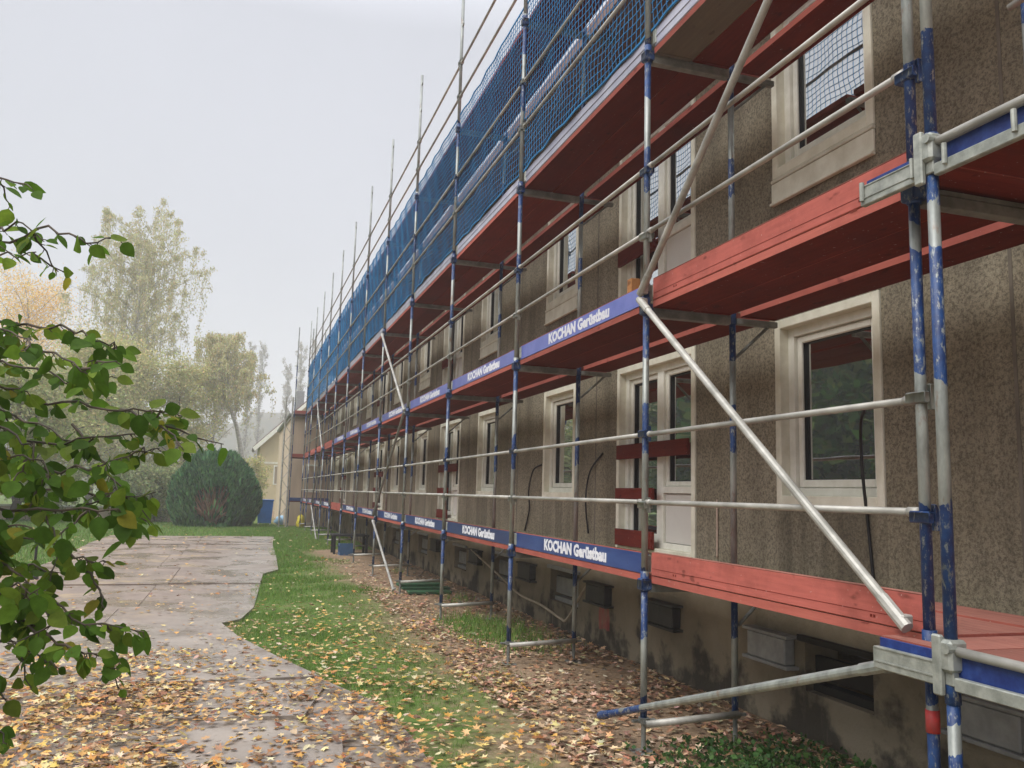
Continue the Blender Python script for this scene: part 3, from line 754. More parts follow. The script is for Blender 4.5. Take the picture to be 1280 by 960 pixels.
# near corner: return frame with perpendicular decks
XR = -.15
rf = thing('return_scaffold', 'blue and silver return frame with U-shaped beams at the right edge', 'scaffold upright', (XR, -2.86, GZ))
s = MB()
for a, b in ((.02, 1.1), (1.1, 3.22), (3.22, 5.3), (5.3, 7.4)):
    s.tube([(0, 0, a), (0, 0, b-.004)], .02415, 16)
    s.tube([(0, 0, b-.1), (0, 0, b+.05)], .029, 16)
s.build('post', M_POST2, rf, True)
s = MB(); s.tube([(0, -1.9, .02), (0, -1.9, 7.4)], .02415, 14); s.build('post', M_POST, rf, True)
s = MB(); s.tube([(.92, -1.05, .02), (.92, -1.05, 7.4)], .02415, 14); s.build('post', M_POST, rf, True)
for zb, nm in ((-.02, 0), (2.0, 1)):
    z = zb-GZ
    s = MB()      # lower flange, blue web behind, round tube on top, studs
    s.box((-.03, .05, z-.12), (.0, .39, z-.03), 0, .004)
    s.box((-.034, .06, z-.035), (-.03, .38, z-.03)); s.box((-.034, .06, z-.09), (-.0302, .38, z-.084))
    s.box((-.03, -1.9, z-.125), (.0, -.035, z-.075), 0, .004)
    s.box((-.03, -.035, z-.11), (.0, .05, z-.02), 0, .004)
    if nm:
        for yy in (.37, .07, -.1, -.42, -.5, -.85, -.93): s.tube([(-.036, yy, z-.1), (-.036, yy, z-.015)], .011, 8)
    s.build('beam', M_ALU, rf)
    s = MB(); s.box((.004, -1.9, z-.08), (.012, .385, z+.005), 0, .002); s.build('web_plate', M_BLUEP, rf)
    s = MB(); s.tube([(-.012, -1.9, z+.0), (-.012, -.03, z+.02)], .019, 12); s.build('tube', M_RAIL, rf, True)
    s = MB()      # wedge head gripping the post
    s.box((-.05, -.045, z-.06), (.04, .055, z+.06), 0, .012); s.box((-.056, .0, z-.15), (-.03, .045, z+.075), 0, .006)
    s.tube([(-.06, -.03, z+.03), (-.02, -.03, z+.03)], .02, 10)
    s.build('wedge_head', M_ALU, rf)
    # planks running towards the wall
    t = thing('scaffold_deck', '%s red deck with planks running to the wall at the right edge' % ('lower' if nm == 0 else 'upper'), 'scaffold deck', (XR, -2.86, zb+.01), 'decks of the return at the near corner')
    s = MB(); s.box((.12, .03, -.048), (1.4, .22, 0), [0, 2, 1, 1, 1, 1]); s.build('plank', [M_DECKX, M_REDE, M_DTOP], t)
    s = MB()
    for xa, xb in ((.2, .83), (.93, 1.22)): s.box((xa, .2205, -.048), (xb, .285, 0), [0, 2, 1, 1, 1, 1])
    s.build('plank', [M_DECKX, M_REDE, M_DTOP], t)
    for k in range(6):
        if k == 0: s = MB(); s.box((.02, .06, -.048), (.11, .39, 0), [0, 2, 1, 1, 1, 1])
        else: s = MB(); s.box((.02, .02-.325*k+.006, -.048), (1.4, .02-.325*(k-1), 0), [0, 2, 1, 1, 1, 1])
        s.build('plank', [M_DECKX, M_REDE, M_DTOP], t)
s = MB(); s.tube([(.45, -3.0, .04), (.5, -3.9, .04)], .0242, 10); s.box((.4, -3.02, .012), (.5, -2.98, .016))
s.tube([(.475, -3.42, .04), (.478, -3.5, .04)], .027, 10, 1)
tag(s.build('loose_tube', [M_WHITE, M_YELLOW]), 'pale tube with yellow band lying on the lower deck at right edge', 'tube')
s = MB(); s.box((1.1, -2.72, .0), (1.13, -5.0, .15), 0, .005)
tag(s.build('inner_toe_board', M_PALEW), 'pale unpainted timber board on edge against the wall at right', 'toe board')
for k, zz in enumerate((3.0, 2.5)):
    s = MB(); s.tube([(.55, -2.66, zz-.1), (.6, -4.6, zz+.05)], .0175, 10)
    tag(s.build('guard_rail', M_RAIL, smooth=True), '%s silver rail running off the right edge past the corner posts' % ('upper', 'lower')[k], 'guard rail')

# odds and ends on the middle deck and on the ground
s = MB(); s.box((.12, .5, 1.99), (.2, .58, 2.3), 0, .004); s.box((.2, .52, 2.0), (.205, .57, 2.2))
tag(s.build('timber_offcut', wood('orange_timber', (.5, .25, .1), (.4, .18, .07), (.2, .09, .04))), 'orange timber offcut standing on the middle deck beside a post', 'timber')
s = MB(); s.add([(.25, .2, 2.0), (.4, .15, 2.06), (.42, .3, 2.02), (.36, .4, 2.09), (.22, .38, 2.0), (.3, .28, 2.11)], [(0, 1, 5), (1, 2, 5), (2, 3, 5), (3, 4, 5), (4, 0, 5), (0, 4, 3, 2, 1)])
tag(s.build('crumpled_paper', M_WHITE), 'crumpled white paper on the middle deck beside the nearest post', 'paper')
s = MB()
s.box((.1, 8.9, GZ+.02), (.85, 9.15, GZ+.07), 0, .01); s.box((.05, 9.2, GZ+.06), (.9, 9.42, GZ+.1), 0, .01); s.box((.0, 9.35, GZ+.1), (.8, 9.6, GZ+.15), 0, .01)
tag(s.build('green_planks', M_GREEN), 'stack of dark green planks lying on the ground at the white brace foot', 'planks')
t = thing('trestle_table', 'low dark table with crate under the scaffolding', 'table', (.3, 18.6, GZ))
s = MB(); s.box((-.5, -.35, .48), (.5, .35, .53), 0, .006); s.build('tabletop', M_SEAL, t)
for xx in (-.44, .44):
    for yy in (-.3, .3):
        s = MB(); s.box((xx-.03, yy-.03, 0), (xx+.03, yy+.03, .478)); s.build('leg', M_SEAL, t)
s = MB(); s.box((-.2, -.2, .0), (.2, .2, .02)); frame_ring(s, -.2, .2, .02, .3, .02, .02, .05, .05, -.2, -.18, bev=0); s.box((.18, -.2, .02), (.2, .2, .3)); s.box((-.18, -.2, .02), (.18, -.18, .3)); s.box((-.18, .18, .02), (.18, .2, .3))
tag(s.build('crate', simple('faded_blue_crate', (.06, .14, .28), None, 5, .5), loc=(.15, 18.0, GZ)), 'faded blue plastic crate in front of the dark table', 'crate')

# ------------------------------------------------------------------ far end: wing, hoist mast, cross scaffold, house
wing = thing('rendered_wing', 'pale beige wing standing forward at the far end of the scaffolding', 'building', (-.55, 35.2, GZ))
s = MB(); s.box((0, 0, 0), (11, 12, 5.1)); s.build('wall', M_BEIGE, wing)
s = MB(); s.box((-.15, -.15, 5.103), (11.2, 12.2, 5.25), 0, .02); s.build('roof', M_TRANS, wing)
for zz in (1.6,):
    s = MB(); frame_ring(s, .75, 1.55, zz, zz+1.3, .08, .08, .08, .08, -.03, .0); s.v = [(b, a, c) for a, b, c in s.v]
    s.build('window', M_FRAME, wing)
hm = thing('hoist_mast', 'grey lattice hoist mast at the far end of the scaffolding', 'hoist mast', (-.75, 34.1, GZ))
s = MB()
for dx in (-.15, .15):
    for dy in (-.15, .15): s.tube([(dx, dy, 0), (dx, dy, 5.9)], .03, 8)
s.build('mast_tube', M_RAIL, hm)
s = MB()
for k in range(14):
    z0 = .1+.41*k; q = 1 if k % 2 else -1
    s.tube([(-.15*q, -.15, z0), (.15*q, -.15, z0+.41)], .015, 6); s.tube([(-.15, -.15*q, z0), (-.15, .15*q, z0+.41)], .015, 6)
s.build('lattice', M_RAIL, hm)
s = MB(); s.box((-.25, -.25, 0), (.25, .25, .04)); s.build('base_plate', M_TRANS, hm)
for l, nm in ((0, 'lowest'), (1, 'middle'), (2, 'upper')):
    s = MB(); s.box((-.5, 34.25, LV[l]-.05), (1.25, 34.9, LV[l]), 0, .004)
    tag(s.build('cross_deck', M_DECK), 'short cross deck on the %s level at the far end of the scaffolding' % nm, 'scaffold deck', 'cross decks at the far end')
    s = MB(); s.box((-.5, 34.2, LV[l]+.003), (1.25, 34.235, LV[l]+.15), 0, .004)
    tag(s.build('cross_toe_board', M_TOE if l == 0 else M_REDB), '%s toe board closing the %s level at the far end' % ('blue' if l == 0 else 'red', nm), 'toe board')
for k, xx in enumerate((-.5, .15, .7, 1.2)):
    s = MB(); s.tube([(xx, 34.22+.02*k, GZ), (xx, 34.22+.02*k, 8.0)], .0242, 8); s.box((xx-.08, 34.14+.02*k, GZ), (xx+.08, 34.3+.02*k, GZ+.012))
    tag(s.build('scaffold_post', M_POST2), ['leftmost', 'second', 'third', 'rightmost'][k] + ' of the four upright posts before the beige wing', 'scaffold post', 'posts at the far end')

hs = thing('gabled_house', 'pale yellow house with a steep gable beyond the scaffolding', 'house', (-1.3, 62, GZ))
s = MB(); s.prism([(0, 0), (9, 0), (9, 5.2), (4.5, 9.6), (0, 5.2)], 0, 9); s.v = [(a, c, b) for a, b, c in s.v]; s.build('wall', M_YELL, hs)
for sg in (0, 1):
    s = MB(); q = [(-.5, 4.9), (4.5, 9.85), (4.5, 9.62), (-.35, 4.78)]
    if sg: q = [(9-a, b) for a, b in q]
    s.prism(q, -.5, 9.4); s.v = [(a, c, b) for a, b, c in s.v]; s.build('roof', M_ROOF, hs)
    s = MB(); q = [(-.55, 4.78), (4.5, 9.72), (4.5, 9.4), (-.4, 4.5)]
    if sg: q = [(9-a, b) for a, b in q]
    s.prism(q, -.6, -.52); s.v = [(a, c, b) for a, b, c in s.v]; s.build('verge_board', M_FRAME, hs)
for xx, zz in ((1.1, 2.0), (3.2, 2.0), (1.6, 4.8)):
    s = MB(); s.box((xx, -.05, zz), (xx+.9, -.002, zz+1.5), 0, .01); o = s.build('window', M_FRAME, hs)
    s = MB(); s.box((xx+.1, -.06, zz+.1), (xx+.8, -.052, zz+1.4)); s.build('pane', M_GLASS, o)
s = MB(); s.box((-.02, -.03, 3.6), (9.02, -.002, 3.75)); s.build('string_course', M_REVEAL, hs)
s = MB(); s.box((2.6, 2, 7.2), (3.2, 2.7, 9.6), 0, .02); s.build('chimney', M_VENT, hs)
s = MB(); s.prism([(-.32, .4), (.32, .4), (.32, .55), (-.32, .55)], 0, 0)
# waste bin
wb = thing('waste_bin', 'dark blue waste bin standing beside the round clipped conifer', 'waste bin', (-1.45, 36.6, GZ))
s = MB(); vs = [(-.3, -.3, .1), (.3, -.3, .1), (.3, .3, .1), (-.3, .3, .1), (-.36, -.36, 1.15), (.36, -.36, 1.15), (.36, .36, 1.15), (-.36, .36, 1.15)]
s.add(vs, [(3, 2, 1, 0), (4, 5, 6, 7), (0, 1, 5, 4), (1, 2, 6, 5), (2, 3, 7, 6), (3, 0, 4, 7)]); s.build('body', M_BIN, wb)
s = MB(); s.box((-.39, -.4, 1.152), (.39, .38, 1.2), 0, .015); s.tube([(-.3, .42, 1.18), (.3, .42, 1.18)], .02, 8); s.build('lid', M_BIN, wb)
for xx in (-.27, .27):
    s = MB(); s.tube([(xx-.03, .2, .1), (xx+.03, .2, .1)], .1, 12); s.build('wheel', M_BLACK, wb)
    s = MB(); s.box((xx-.04, -.28, 0), (xx+.04, -.2, .098)); s.build('foot', M_WHITE, wb)
def sack(name, c, rx, ry, rz, mat, label, cat):
    s = MB(); n, m = 12, 7; vs = []
    for j in range(m+1):
        t = j/m; zz = rz*(1-math.cos(math.pi*t))/2*2; rr = max(math.sin(math.pi*min(t+.08, .98))**.6, .05)
        for i in range(n):
            a = 2*math.pi*i/n; k = 1+.13*math.sin(3*a+2*j)+.06*math.sin(7*a)
            vs.append((rx*rr*k*math.cos(a), ry*rr*k*math.sin(a), zz))
    fs = [(j*n+i, j*n+(i+1) % n, (j+1)*n+(i+1) % n, (j+1)*n+i) for j in range(m) for i in range(n)] + [tuple(range(n-1, -1, -1)), tuple(m*n+i for i in range(n))]
    s.add(vs, fs); tag(s.build(name, mat, loc=c, smooth=True), label, cat)
sack('rubble_sack', (-.55, 37.5, GZ), .42, .35, .22, M_BAG, 'pale blue plastic sack lying on the grass right of the blue bin', 'sack')
sack('bucket_bag', (.05, 34.0, GZ), .2, .2, .3, M_YELLOW, 'small yellow bag at the foot of the far scaffold posts', 'bag')

# ------------------------------------------------------------------ vegetation
def curve_pts(a, b, sag, n=6):
    a, b = Vector(a), Vector(b)
    return [a.lerp(b, i/n) + Vector((0, 0, sag*4*(i/n)*(1-i/n))) for i in range(n+1)]

def tree(name, label, cat, base, height, spread, ncl, nleaf, cols, size, mode='round', trunk_r=.22, lean=(0, 0), bark=M_BARK, crown_from=.25, group=None, seed=1, density_bias=0.0):
    """tapered trunk, limbs, twigs and leaf clumps hung on the twigs"""
    R = random.Random(seed)
    t = thing(name, label, cat, base, group)
    mb = MB()
    top = Vector((lean[0], lean[1], height*.93))
    tr = [Vector((lean[0]*(i/8)**1.3 + .12*math.sin(i*1.7+seed), lean[1]*(i/8)**1.3 + .1*math.cos(i*1.3+seed), height*.93*i/8)) if i else Vector((0, 0, -.1)) for i in range(9)]
    mb.tube(tr, [trunk_r*(1.25 if i == 0 else 1)*(1-.87*i/8) for i in range(9)], 8)
    C = []; D = []
    for k in range(ncl):
        f = crown_from + (1-crown_from)*((k+.5)/ncl)**.9
        i = min(int(f*8), 7); p = tr[i].lerp(tr[i+1], f*8-i)
        a = k*2.4 + R.uniform(-.5, .5)
        if mode == 'round': ln = spread*math.sqrt(max(.08, 1-((f-.55)/.5)**2))*R.uniform(.65, 1.1); rise = ln*R.uniform(.2, .7)
        elif mode == 'weep': ln = spread*(.45+.75*math.sin(math.pi*min(1, (1-f)*1.25+.12)))*R.uniform(.6, 1.1); rise = ln*R.uniform(.35, .8)
        elif mode == 'poplar': ln = spread*R.uniform(.6, 1.1); rise = ln*R.uniform(1.4, 2.4)
        else: ln = spread*R.uniform(.6, 1.15)*(1.1-f*.5); rise = ln*R.uniform(.7, 1.3)
        e = p + Vector((math.cos(a)*ln, math.sin(a)*ln, rise))
        limb = curve_pts(p, e, .08*ln, 5)
        rr = trunk_r*(1-.8*f)*.42
        mb.tube(limb, [rr*(1-.8*j/5) for j in range(6)], 5, cap=False)
        for q in range(7):
            s0 = limb[R.randint(1, 5)]
            if mode == 'weep':
                dl = R.uniform(.08, .22)*height
                e2 = s0 + Vector((R.uniform(-.5, .5), R.uniform(-.5, .5), R.uniform(.1, .4)))
                tw = [s0, e2, e2+Vector((R.uniform(-.25, .25), R.uniform(-.25, .25), -dl*.5)), e2+Vector((R.uniform(-.35, .35), R.uniform(-.35, .35), -dl))]
            elif mode == 'poplar':
                tw = [s0, s0+Vector((R.uniform(-.3, .3), R.uniform(-.3, .3), R.uniform(.5, 1.4)))]
            else:
                dv = Vector((R.gauss(0, 1), R.gauss(0, 1), R.gauss(.35, .7))).normalized()*spread*R.uniform(.2, .45)
                tw = [s0, s0+dv*.5+Vector((0, 0, .1)), s0+dv]
            mb.tube(tw, [max(rr*.25, .012)]+[.008]*(len(tw)-1), 4, cap=False)
            m = max(1, int(nleaf/(ncl*7)*R.uniform(.4, 1.6)))
            for _ in range(m):
                j = R.randint(0, len(tw)-2); u = R.random(); c = tw[j].lerp(tw[j+1], u)
                sg = {'weep': .13, 'poplar': .22}.get(mode, .3*spread/3)
                C.append((c.x+R.gauss(0, sg), c.y+R.gauss(0, sg), c.z+R.gauss(0, sg)))
    mb.build('trunk', bark, t, True)
    C = np.array(C)
    V, F = leaf_quads(C, size, .65, dirs=np.tile([0, 0, -1.2], (len(C), 1)) if mode == 'weep' else None)
    cc = np.repeat(palette(len(C), cols), 4, 0)
    link('crown', arr_mesh('crown', V, F, M_CROWN, cc), t)
    return t

def gpos(px, depth, dz=0):
    p = at(px, 600, depth); return (p.x, p.y, GZ+dz)
GY = [(.47, .47, .19), (.54, .5, .23), (.4, .42, .17), (.58, .5, .24)]
BIRCHC = [(.52, .5, .25), (.6, .56, .3), (.45, .45, .22), (.57, .48, .27)]
tree('birch_tree', 'tall weeping birch with thinning yellow-grey crown behind the clipped conifer', 'tree', gpos(152, 72), 25.6, 5.2, 74, 62000, BIRCHC, .16, 'weep', .34, bark=M_BIRCH, crown_from=.22, seed=17)
tree('birch_tree', 'weeping birch with leaning pale trunk right of the tall birch', 'tree', gpos(312, 66), 13.6, 2.6, 34, 24000, BIRCHC, .16, 'weep', .26, lean=(-3.2, 0), bark=M_BIRCH, crown_from=.62, seed=8)
tree('willow_tree', 'broad yellow-green tree left of the tall birch', 'tree', gpos(112, 60), 11.4, 5.2, 40, 40000, GY, .19, 'round', .25, crown_from=.15, seed=5)
tree('shade_tree', 'dull green tree half hidden behind the leafy shrub', 'tree', gpos(20, 38), 6.6, 3.6, 34, 20000, [(.36, .4, .17), (.46, .44, .2), (.3, .34, .15)], .16, 'round', .22, crown_from=.1, seed=6)
tree('orange_tree', 'orange autumn tree with rising branches at the left edge', 'tree', gpos(14, 85), 21.5, 6.5, 46, 24000, [(.8, .52, .1), (.85, .6, .17), (.74, .44, .09)], .17, 'up', .28, crown_from=.25, seed=9)
tree('small_tree', 'small yellow-green tree between the birches', 'tree', gpos(218, 62), 10.6, 3.0, 30, 26000, GY, .17, 'round', .16, crown_from=.12, seed=12)
tree('round_tree', 'faint grey tree in the mist behind the two birches', 'tree', gpos(262, 110), 22.5, 3.2, 30, 9000, [(.3, .28, .2), (.36, .32, .22)], .2, 'up', .25, crown_from=.3, seed=14)
for k, (px, dp, h, lb) in enumerate([(303, 190, 35, 'misty bare poplar rising just right of the birches'), (318, 200, 38, 'taller misty poplar right of the first one'), (352, 205, 33, 'bare poplar in the mist left of the hoist mast'),
                                     (368, 198, 37, 'bare poplar in the mist directly above the hoist mast'), (385, 208, 40, 'bare poplar in the mist behind the last scaffold posts')]):
    tree('poplar_tree', lb, 'tree', gpos(px, dp), h, 1.25, 34, 4500, [(.3, .28, .22), (.36, .33, .25)], .34, 'poplar', .35, crown_from=.12, group='poplars in the mist', seed=20+k)
tree('garden_bush', 'yellowish bush beside the yellow house', 'bush', gpos(318, 58), 3.6, 1.2, 20, 4000, GY, .14, 'round', .08, crown_from=.08, seed=31)
for k, (px, dp, h, sp, lb) in enumerate([(165, 39, 1.9, 1.5, 'low grey-green bush left of the clipped conifer'), (200, 40, 2.2, 1.4, 'grey-green bush tucked against the clipped conifer'), (60, 37, 2.0, 1.7, 'low dark bush seen through the leafy shrub')]):
    tree('garden_bush', lb, 'bush', gpos(px, dp), h, sp, 26, 9000, [(.26, .31, .14), (.34, .36, .17), (.2, .25, .11)], .12, 'round', .06, crown_from=.06, seed=40+k)
# trees across the lawn, outside the picture but mirrored in the window panes
for k, (xx, yy, h) in enumerate([(-19, 9, 7.6), (-20, 15, 8.4), (-22, 22, 9.0), (-19, 28, 7.8), (-18, 3, 7.2), (-20, 36, 8.0), (-21.5, 44, 8.8), (-23, 54, 8.2)]):
    tree('lawn_tree', ['dark green tree across the lawn, nearest the shrub', 'dark green tree across the lawn opposite the door', 'tallest dark green tree across the lawn', 'dark green tree across the lawn near the bush', 'dark green tree across the lawn opposite the corner', 'dark green tree behind the four across the lawn', 'tall green tree far down the lawn', 'last green tree far down the lawn'][k],
         'tree', (xx, yy, GZ), h, 4.4, 40, 16000, [(.06, .15, .02), (.1, .2, .035), (.17, .23, .05)], .6, 'round', .22, crown_from=.1, group='trees across the lawn', seed=60+k)

# clipped conifer
cb = thing('conifer_bush', 'dark green clipped conifer with bare brown wood showing in its middle', 'conifer', gpos(268, 37.5))
C = []; D = []
n = 0
while n < 26000:
    a = rng.uniform(0, 2*math.pi); zt = rng.uniform(0, 1)
    prof = (.66+.36*math.sin(math.pi*min(1, zt*.95+.12)))*(1 if zt < .6 else math.sqrt(max(0, 1-((zt-.6)/.46)**2))**.8)
    bump = 1+.07*math.sin(5*a+1)+.05*math.sin(9*a+6*zt)
    rr = 1.86*prof*bump*rng.uniform(.72, 1.02)**.6
    p = np.array([rr*math.cos(a), rr*math.sin(a)*.9, 3.15*zt*(1+.05*math.sin(4*a))+.02])
    # opening at the front, low in the middle
    ang = (a+math.pi/2+math.pi) % (2*math.pi)-math.pi
    op = (ang/.5)**2+((zt-.3)/.3)**2+.25*math.sin(7*a+11*zt)
    if op < 1 and rng.random() < .97: continue
    C.append(p); D.append((.5*math.cos(a), .5*math.sin(a), 1.0)); n += 1
for _ in range(2600):
    r_ = 1.05*math.sqrt(rng.random()); a = rng.uniform(0, 6.283); C.append(np.array([r_*math.cos(a), r_*math.sin(a)*.9, 3.12-.28*r_*r_+rng.normal(0, .1)])); D.append((0, 0, 1.2))
C = np.array(C); V, F = leaf_quads(C, .3, .3, dirs=np.array(D))
link('foliage', arr_mesh('foliage', V, F, M_NEEDLE, np.repeat(palette(len(C), [(.065, .18, .07), (.09, .22, .085), (.13, .27, .1), (.045, .12, .05)]), 4, 0)), cb)
s = MB(); Rr = random.Random(4)
for k in range(60):
    a = Rr.uniform(-2.6, -.5); ln = Rr.uniform(.8, 1.75); el = Rr.uniform(.2, 1.2)
    e = Vector((math.cos(a)*ln*math.cos(el), math.sin(a)*ln*math.cos(el), .35+ln*math.sin(el)*1.25))
    s.tube([(Rr.uniform(-.2, .2), -.5, .1), e*.5+Vector((Rr.uniform(-.1, .1), -.15, .1)), e], [.055, .035, .015], 5)
s.tube([(0, -.5, -.05), (.05, -.55, .9), (0, -.5, 2.0)], [.13, .1, .05], 7)
s.build('branches', M_BROWNB, cb, True)

# leafy shrub close by on the left
sh = thing('leafy_shrub', 'dark green broad-leaved shrub reaching in close from the left', 'shrub', tuple(at(-330, 620, 2.1).xy) + (GZ,))
org = Vector(sh.location)
mb = MB(); LV_, LF_, LC_ = [], [], []
def leaf(p, d, nrm, s, col):
    """pointed oval leaf with a folded midrib, 12 points"""
    d = d.normalized(); e = d.cross(nrm).normalized(); nn = e.cross(d).normalized()
    k = len(LV_); prof = [(0, .0), (.14, .26), (.35, .37), (.58, .33), (.8, .19), (1.0, 0)]
    curl = random.uniform(-.08, .2)
    cen = [p + d*(t*s) - nn*(curl*s*t*t) for t, _ in prof]
    pts = []
    for (t, wd), c in zip(prof, cen):
        pts += [c - e*(wd*s) + nn*(wd*s*.22), c, c + e*(wd*s) + nn*(wd*s*.22)]
    LV_.extend([tuple(q-org) for q in pts]); LC_.extend([col]*18)
    for i in range(5):
        a = k+i*3; LF_.append((a, a+3, a+4, a+1)); LF_.append((a+1, a+4, a+5, a+2))
LCOL = [(.085, .17, .018), (.115, .205, .022), (.06, .125, .015), (.17, .26, .03), (.14, .2, .026), (.075, .15, .018)]
Rs = random.Random(21)
def lcol():
    c = Rs.choice(LCOL); k = Rs.uniform(.75, 1.3)
    if Rs.random() < .04: c = (.26, .25, .03)
    return tuple(x*k for x in c)
def leafy(pts, nl, sz=.045, r=.0042):
    P = [Vector(p) for p in pts]
    out = []
    for i in range(len(P)-1):
        for k in range(4): out.append(P[i].lerp(P[i+1], k/4))
    out.append(P[-1])
    for i in range(1, len(out)-1): out[i] = out[i] + Vector((Rs.gauss(0, .004), Rs.gauss(0, .004), Rs.gauss(0, .005)))
    mb.tube([q-org for q in out], [r*(1-.75*i/len(out)) for i in range(len(out))], 5, cap=False)
    for k in range(nl):
        f = (k+Rs.uniform(.1, .9))/nl*(len(out)-1.01); i = int(f); p = out[i].lerp(out[i+1], f-i)
        ax = (out[i+1]-out[i]).normalized()
        sd = 1 if k % 2 else -1
        side = ax.cross(Vector((0, 0, 1))).normalized()*sd
        d = ax*Rs.uniform(.2, .9) + side*Rs.uniform(.3, .9) + Vector((Rs.gauss(0, .25), Rs.gauss(0, .25), Rs.gauss(-.55, .4)))
        pet = p + d.normalized()*.012
        mb.tube([p-org, pet-org], .0011, 4, cap=False)
        nr = Vector((Rs.gauss(0, .7), Rs.gauss(-.5, .6), Rs.gauss(.7, .5)))
        leaf(pet, d, nr, sz*Rs.uniform(.5, 1.25), lcol())
stem_top = []
BR = [  # pixel polylines of the main twigs with their distance
 ([(-60, 205), (0, 222), (40, 236)], 1.95, 7), ([(-60, 262), (0, 300), (60, 285), (110, 300), (152, 300)], 1.9, 12), ([(-60, 300), (-5, 290), (22, 275), (55, 302)], 2.0, 8), ([(-60, 330), (0, 320), (45, 315)], 2.1, 6),
 ([(-60, 395), (20, 405), (80, 410), (130, 425), (150, 436)], 1.95, 20), ([(-60, 420), (10, 430), (60, 440), (100, 460), (140, 470)], 1.85, 20), ([(-60, 450), (0, 450), (60, 470), (110, 482)], 2.05, 18),
 ([(-60, 480), (60, 500), (140, 512), (195, 512), (232, 520)], 2.0, 19), ([(150, 512), (205, 530), (228, 560)], 2.0, 9), ([(-60, 500), (20, 520), (80, 545), (120, 560)], 2.2, 18), ([(-60, 545), (60, 555), (140, 545), (200, 532)], 2.1, 18),
 ([(-60, 585), (40, 590), (110, 585), (160, 572), (200, 560)], 1.95, 20), ([(-60, 610), (40, 610), (120, 620), (195, 615)], 2.1, 21), ([(-60, 640), (30, 640), (100, 636), (150, 640), (185, 652)], 1.9, 20),
 ([(-60, 665), (20, 672), (80, 680), (112, 700), (138, 705)], 2.0, 20), ([(-60, 700), (30, 705), (70, 715)], 2.1, 14), ([(-60, 720), (40, 745), (110, 778), (180, 790)], 1.9, 22), ([(-60, 745), (20, 770), (70, 800), (110, 815), (148, 825)], 1.85, 24),
 ([(-60, 780), (0, 800), (40, 815), (70, 835)], 1.95, 14), ([(-60, 830), (-10, 845), (8, 875)], 1.9, 6), ([(-60, 890), (-5, 905), (8, 930)], 1.9, 4), ([(-60, 560), (0, 570), (40, 575)], 1.8, 12), ([(-60, 640), (-5, 650), (40, 660)], 1.8, 12),
 ([(-60, 760), (-5, 740), (50, 735)], 1.8, 12), ([(-60, 470), (-5, 480), (35, 490)], 1.85, 10), ([(-60, 400), (-5, 410), (40, 425)], 1.8, 10), ([(100, 700), (125, 735), (130, 760)], 2.0, 5), ([(40, 600), (60, 640), (80, 690)], 2.15, 10), ([(90, 530), (130, 580), (150, 620)], 2.2, 12), ([(-60, 520), (0, 530), (40, 560), (60, 600)], 2.0, 14), ([(-60, 690), (0, 700), (30, 730), (60, 770)], 1.95, 14)]
for pts, dp, nl in BR:
    P = [at(x_, y_, dp + .12*math.sin(i*1.3+x_*.01)) for i, (x_, y_) in enumerate(pts)]
    if pts[0][0] < -40: stem_top.append(P[0])
    leafy(P, int(nl*1.7))
    for i in range(max(1, nl//7)):      # short side twigs
        j = Rs.randint(1, len(P)-1); a = P[j-1].lerp(P[j], Rs.random())
        b = a + Vector((Rs.gauss(0, .05), Rs.gauss(0, .08), Rs.gauss(-.045, .03)))
        leafy([a, b], 5, r=.003)
for k, p in enumerate(stem_top):
    j = k % 5
    b0 = org + Vector((.1*math.cos(j*1.3), .1*math.sin(j*1.3), -.05))
    m = b0.lerp(p, .55) + Vector((-.12, 0, .25))
    mb.tube([b0-org, m-org, p-org], [.03, .012, .0045], 6, cap=False)
mb.build('branches', M_TWIG, sh, True)
link('foliage', arr_mesh('foliage', np.array(LV_), np.array(LF_), M_LEAF, np.array(LC_)), sh)

# thin black garden lamp post seen through the shrub
gp = thing('garden_post', 'thin black post with square foot seen through the leafy shrub', 'post', gpos(54, 15))
s = MB(); s.tube([(0, 0, 0), (0, 0, 1.05)], .022, 8); s.build('post', M_BLACK, gp)
s = MB(); s.box((-.07, -.07, -.01), (.07, .07, .1), 0, .01); s.build('foot', M_BLACK, gp)
# pale low wall beyond the lawn at left
lw_ = thing('garden_wall', 'low pale wall beyond the lawn at the left', 'wall', (-6.9, 38.0, GZ))
s = MB(); s.box((-9, 0, 0), (2.2, .25, .62), 0, .01); s.build('wall', M_BEIGE, lw_)
s = MB(); s.box((-9.05, -.04, .622), (2.25, .29, .7), 0, .01); s.build('coping', M_FRAME, lw_)

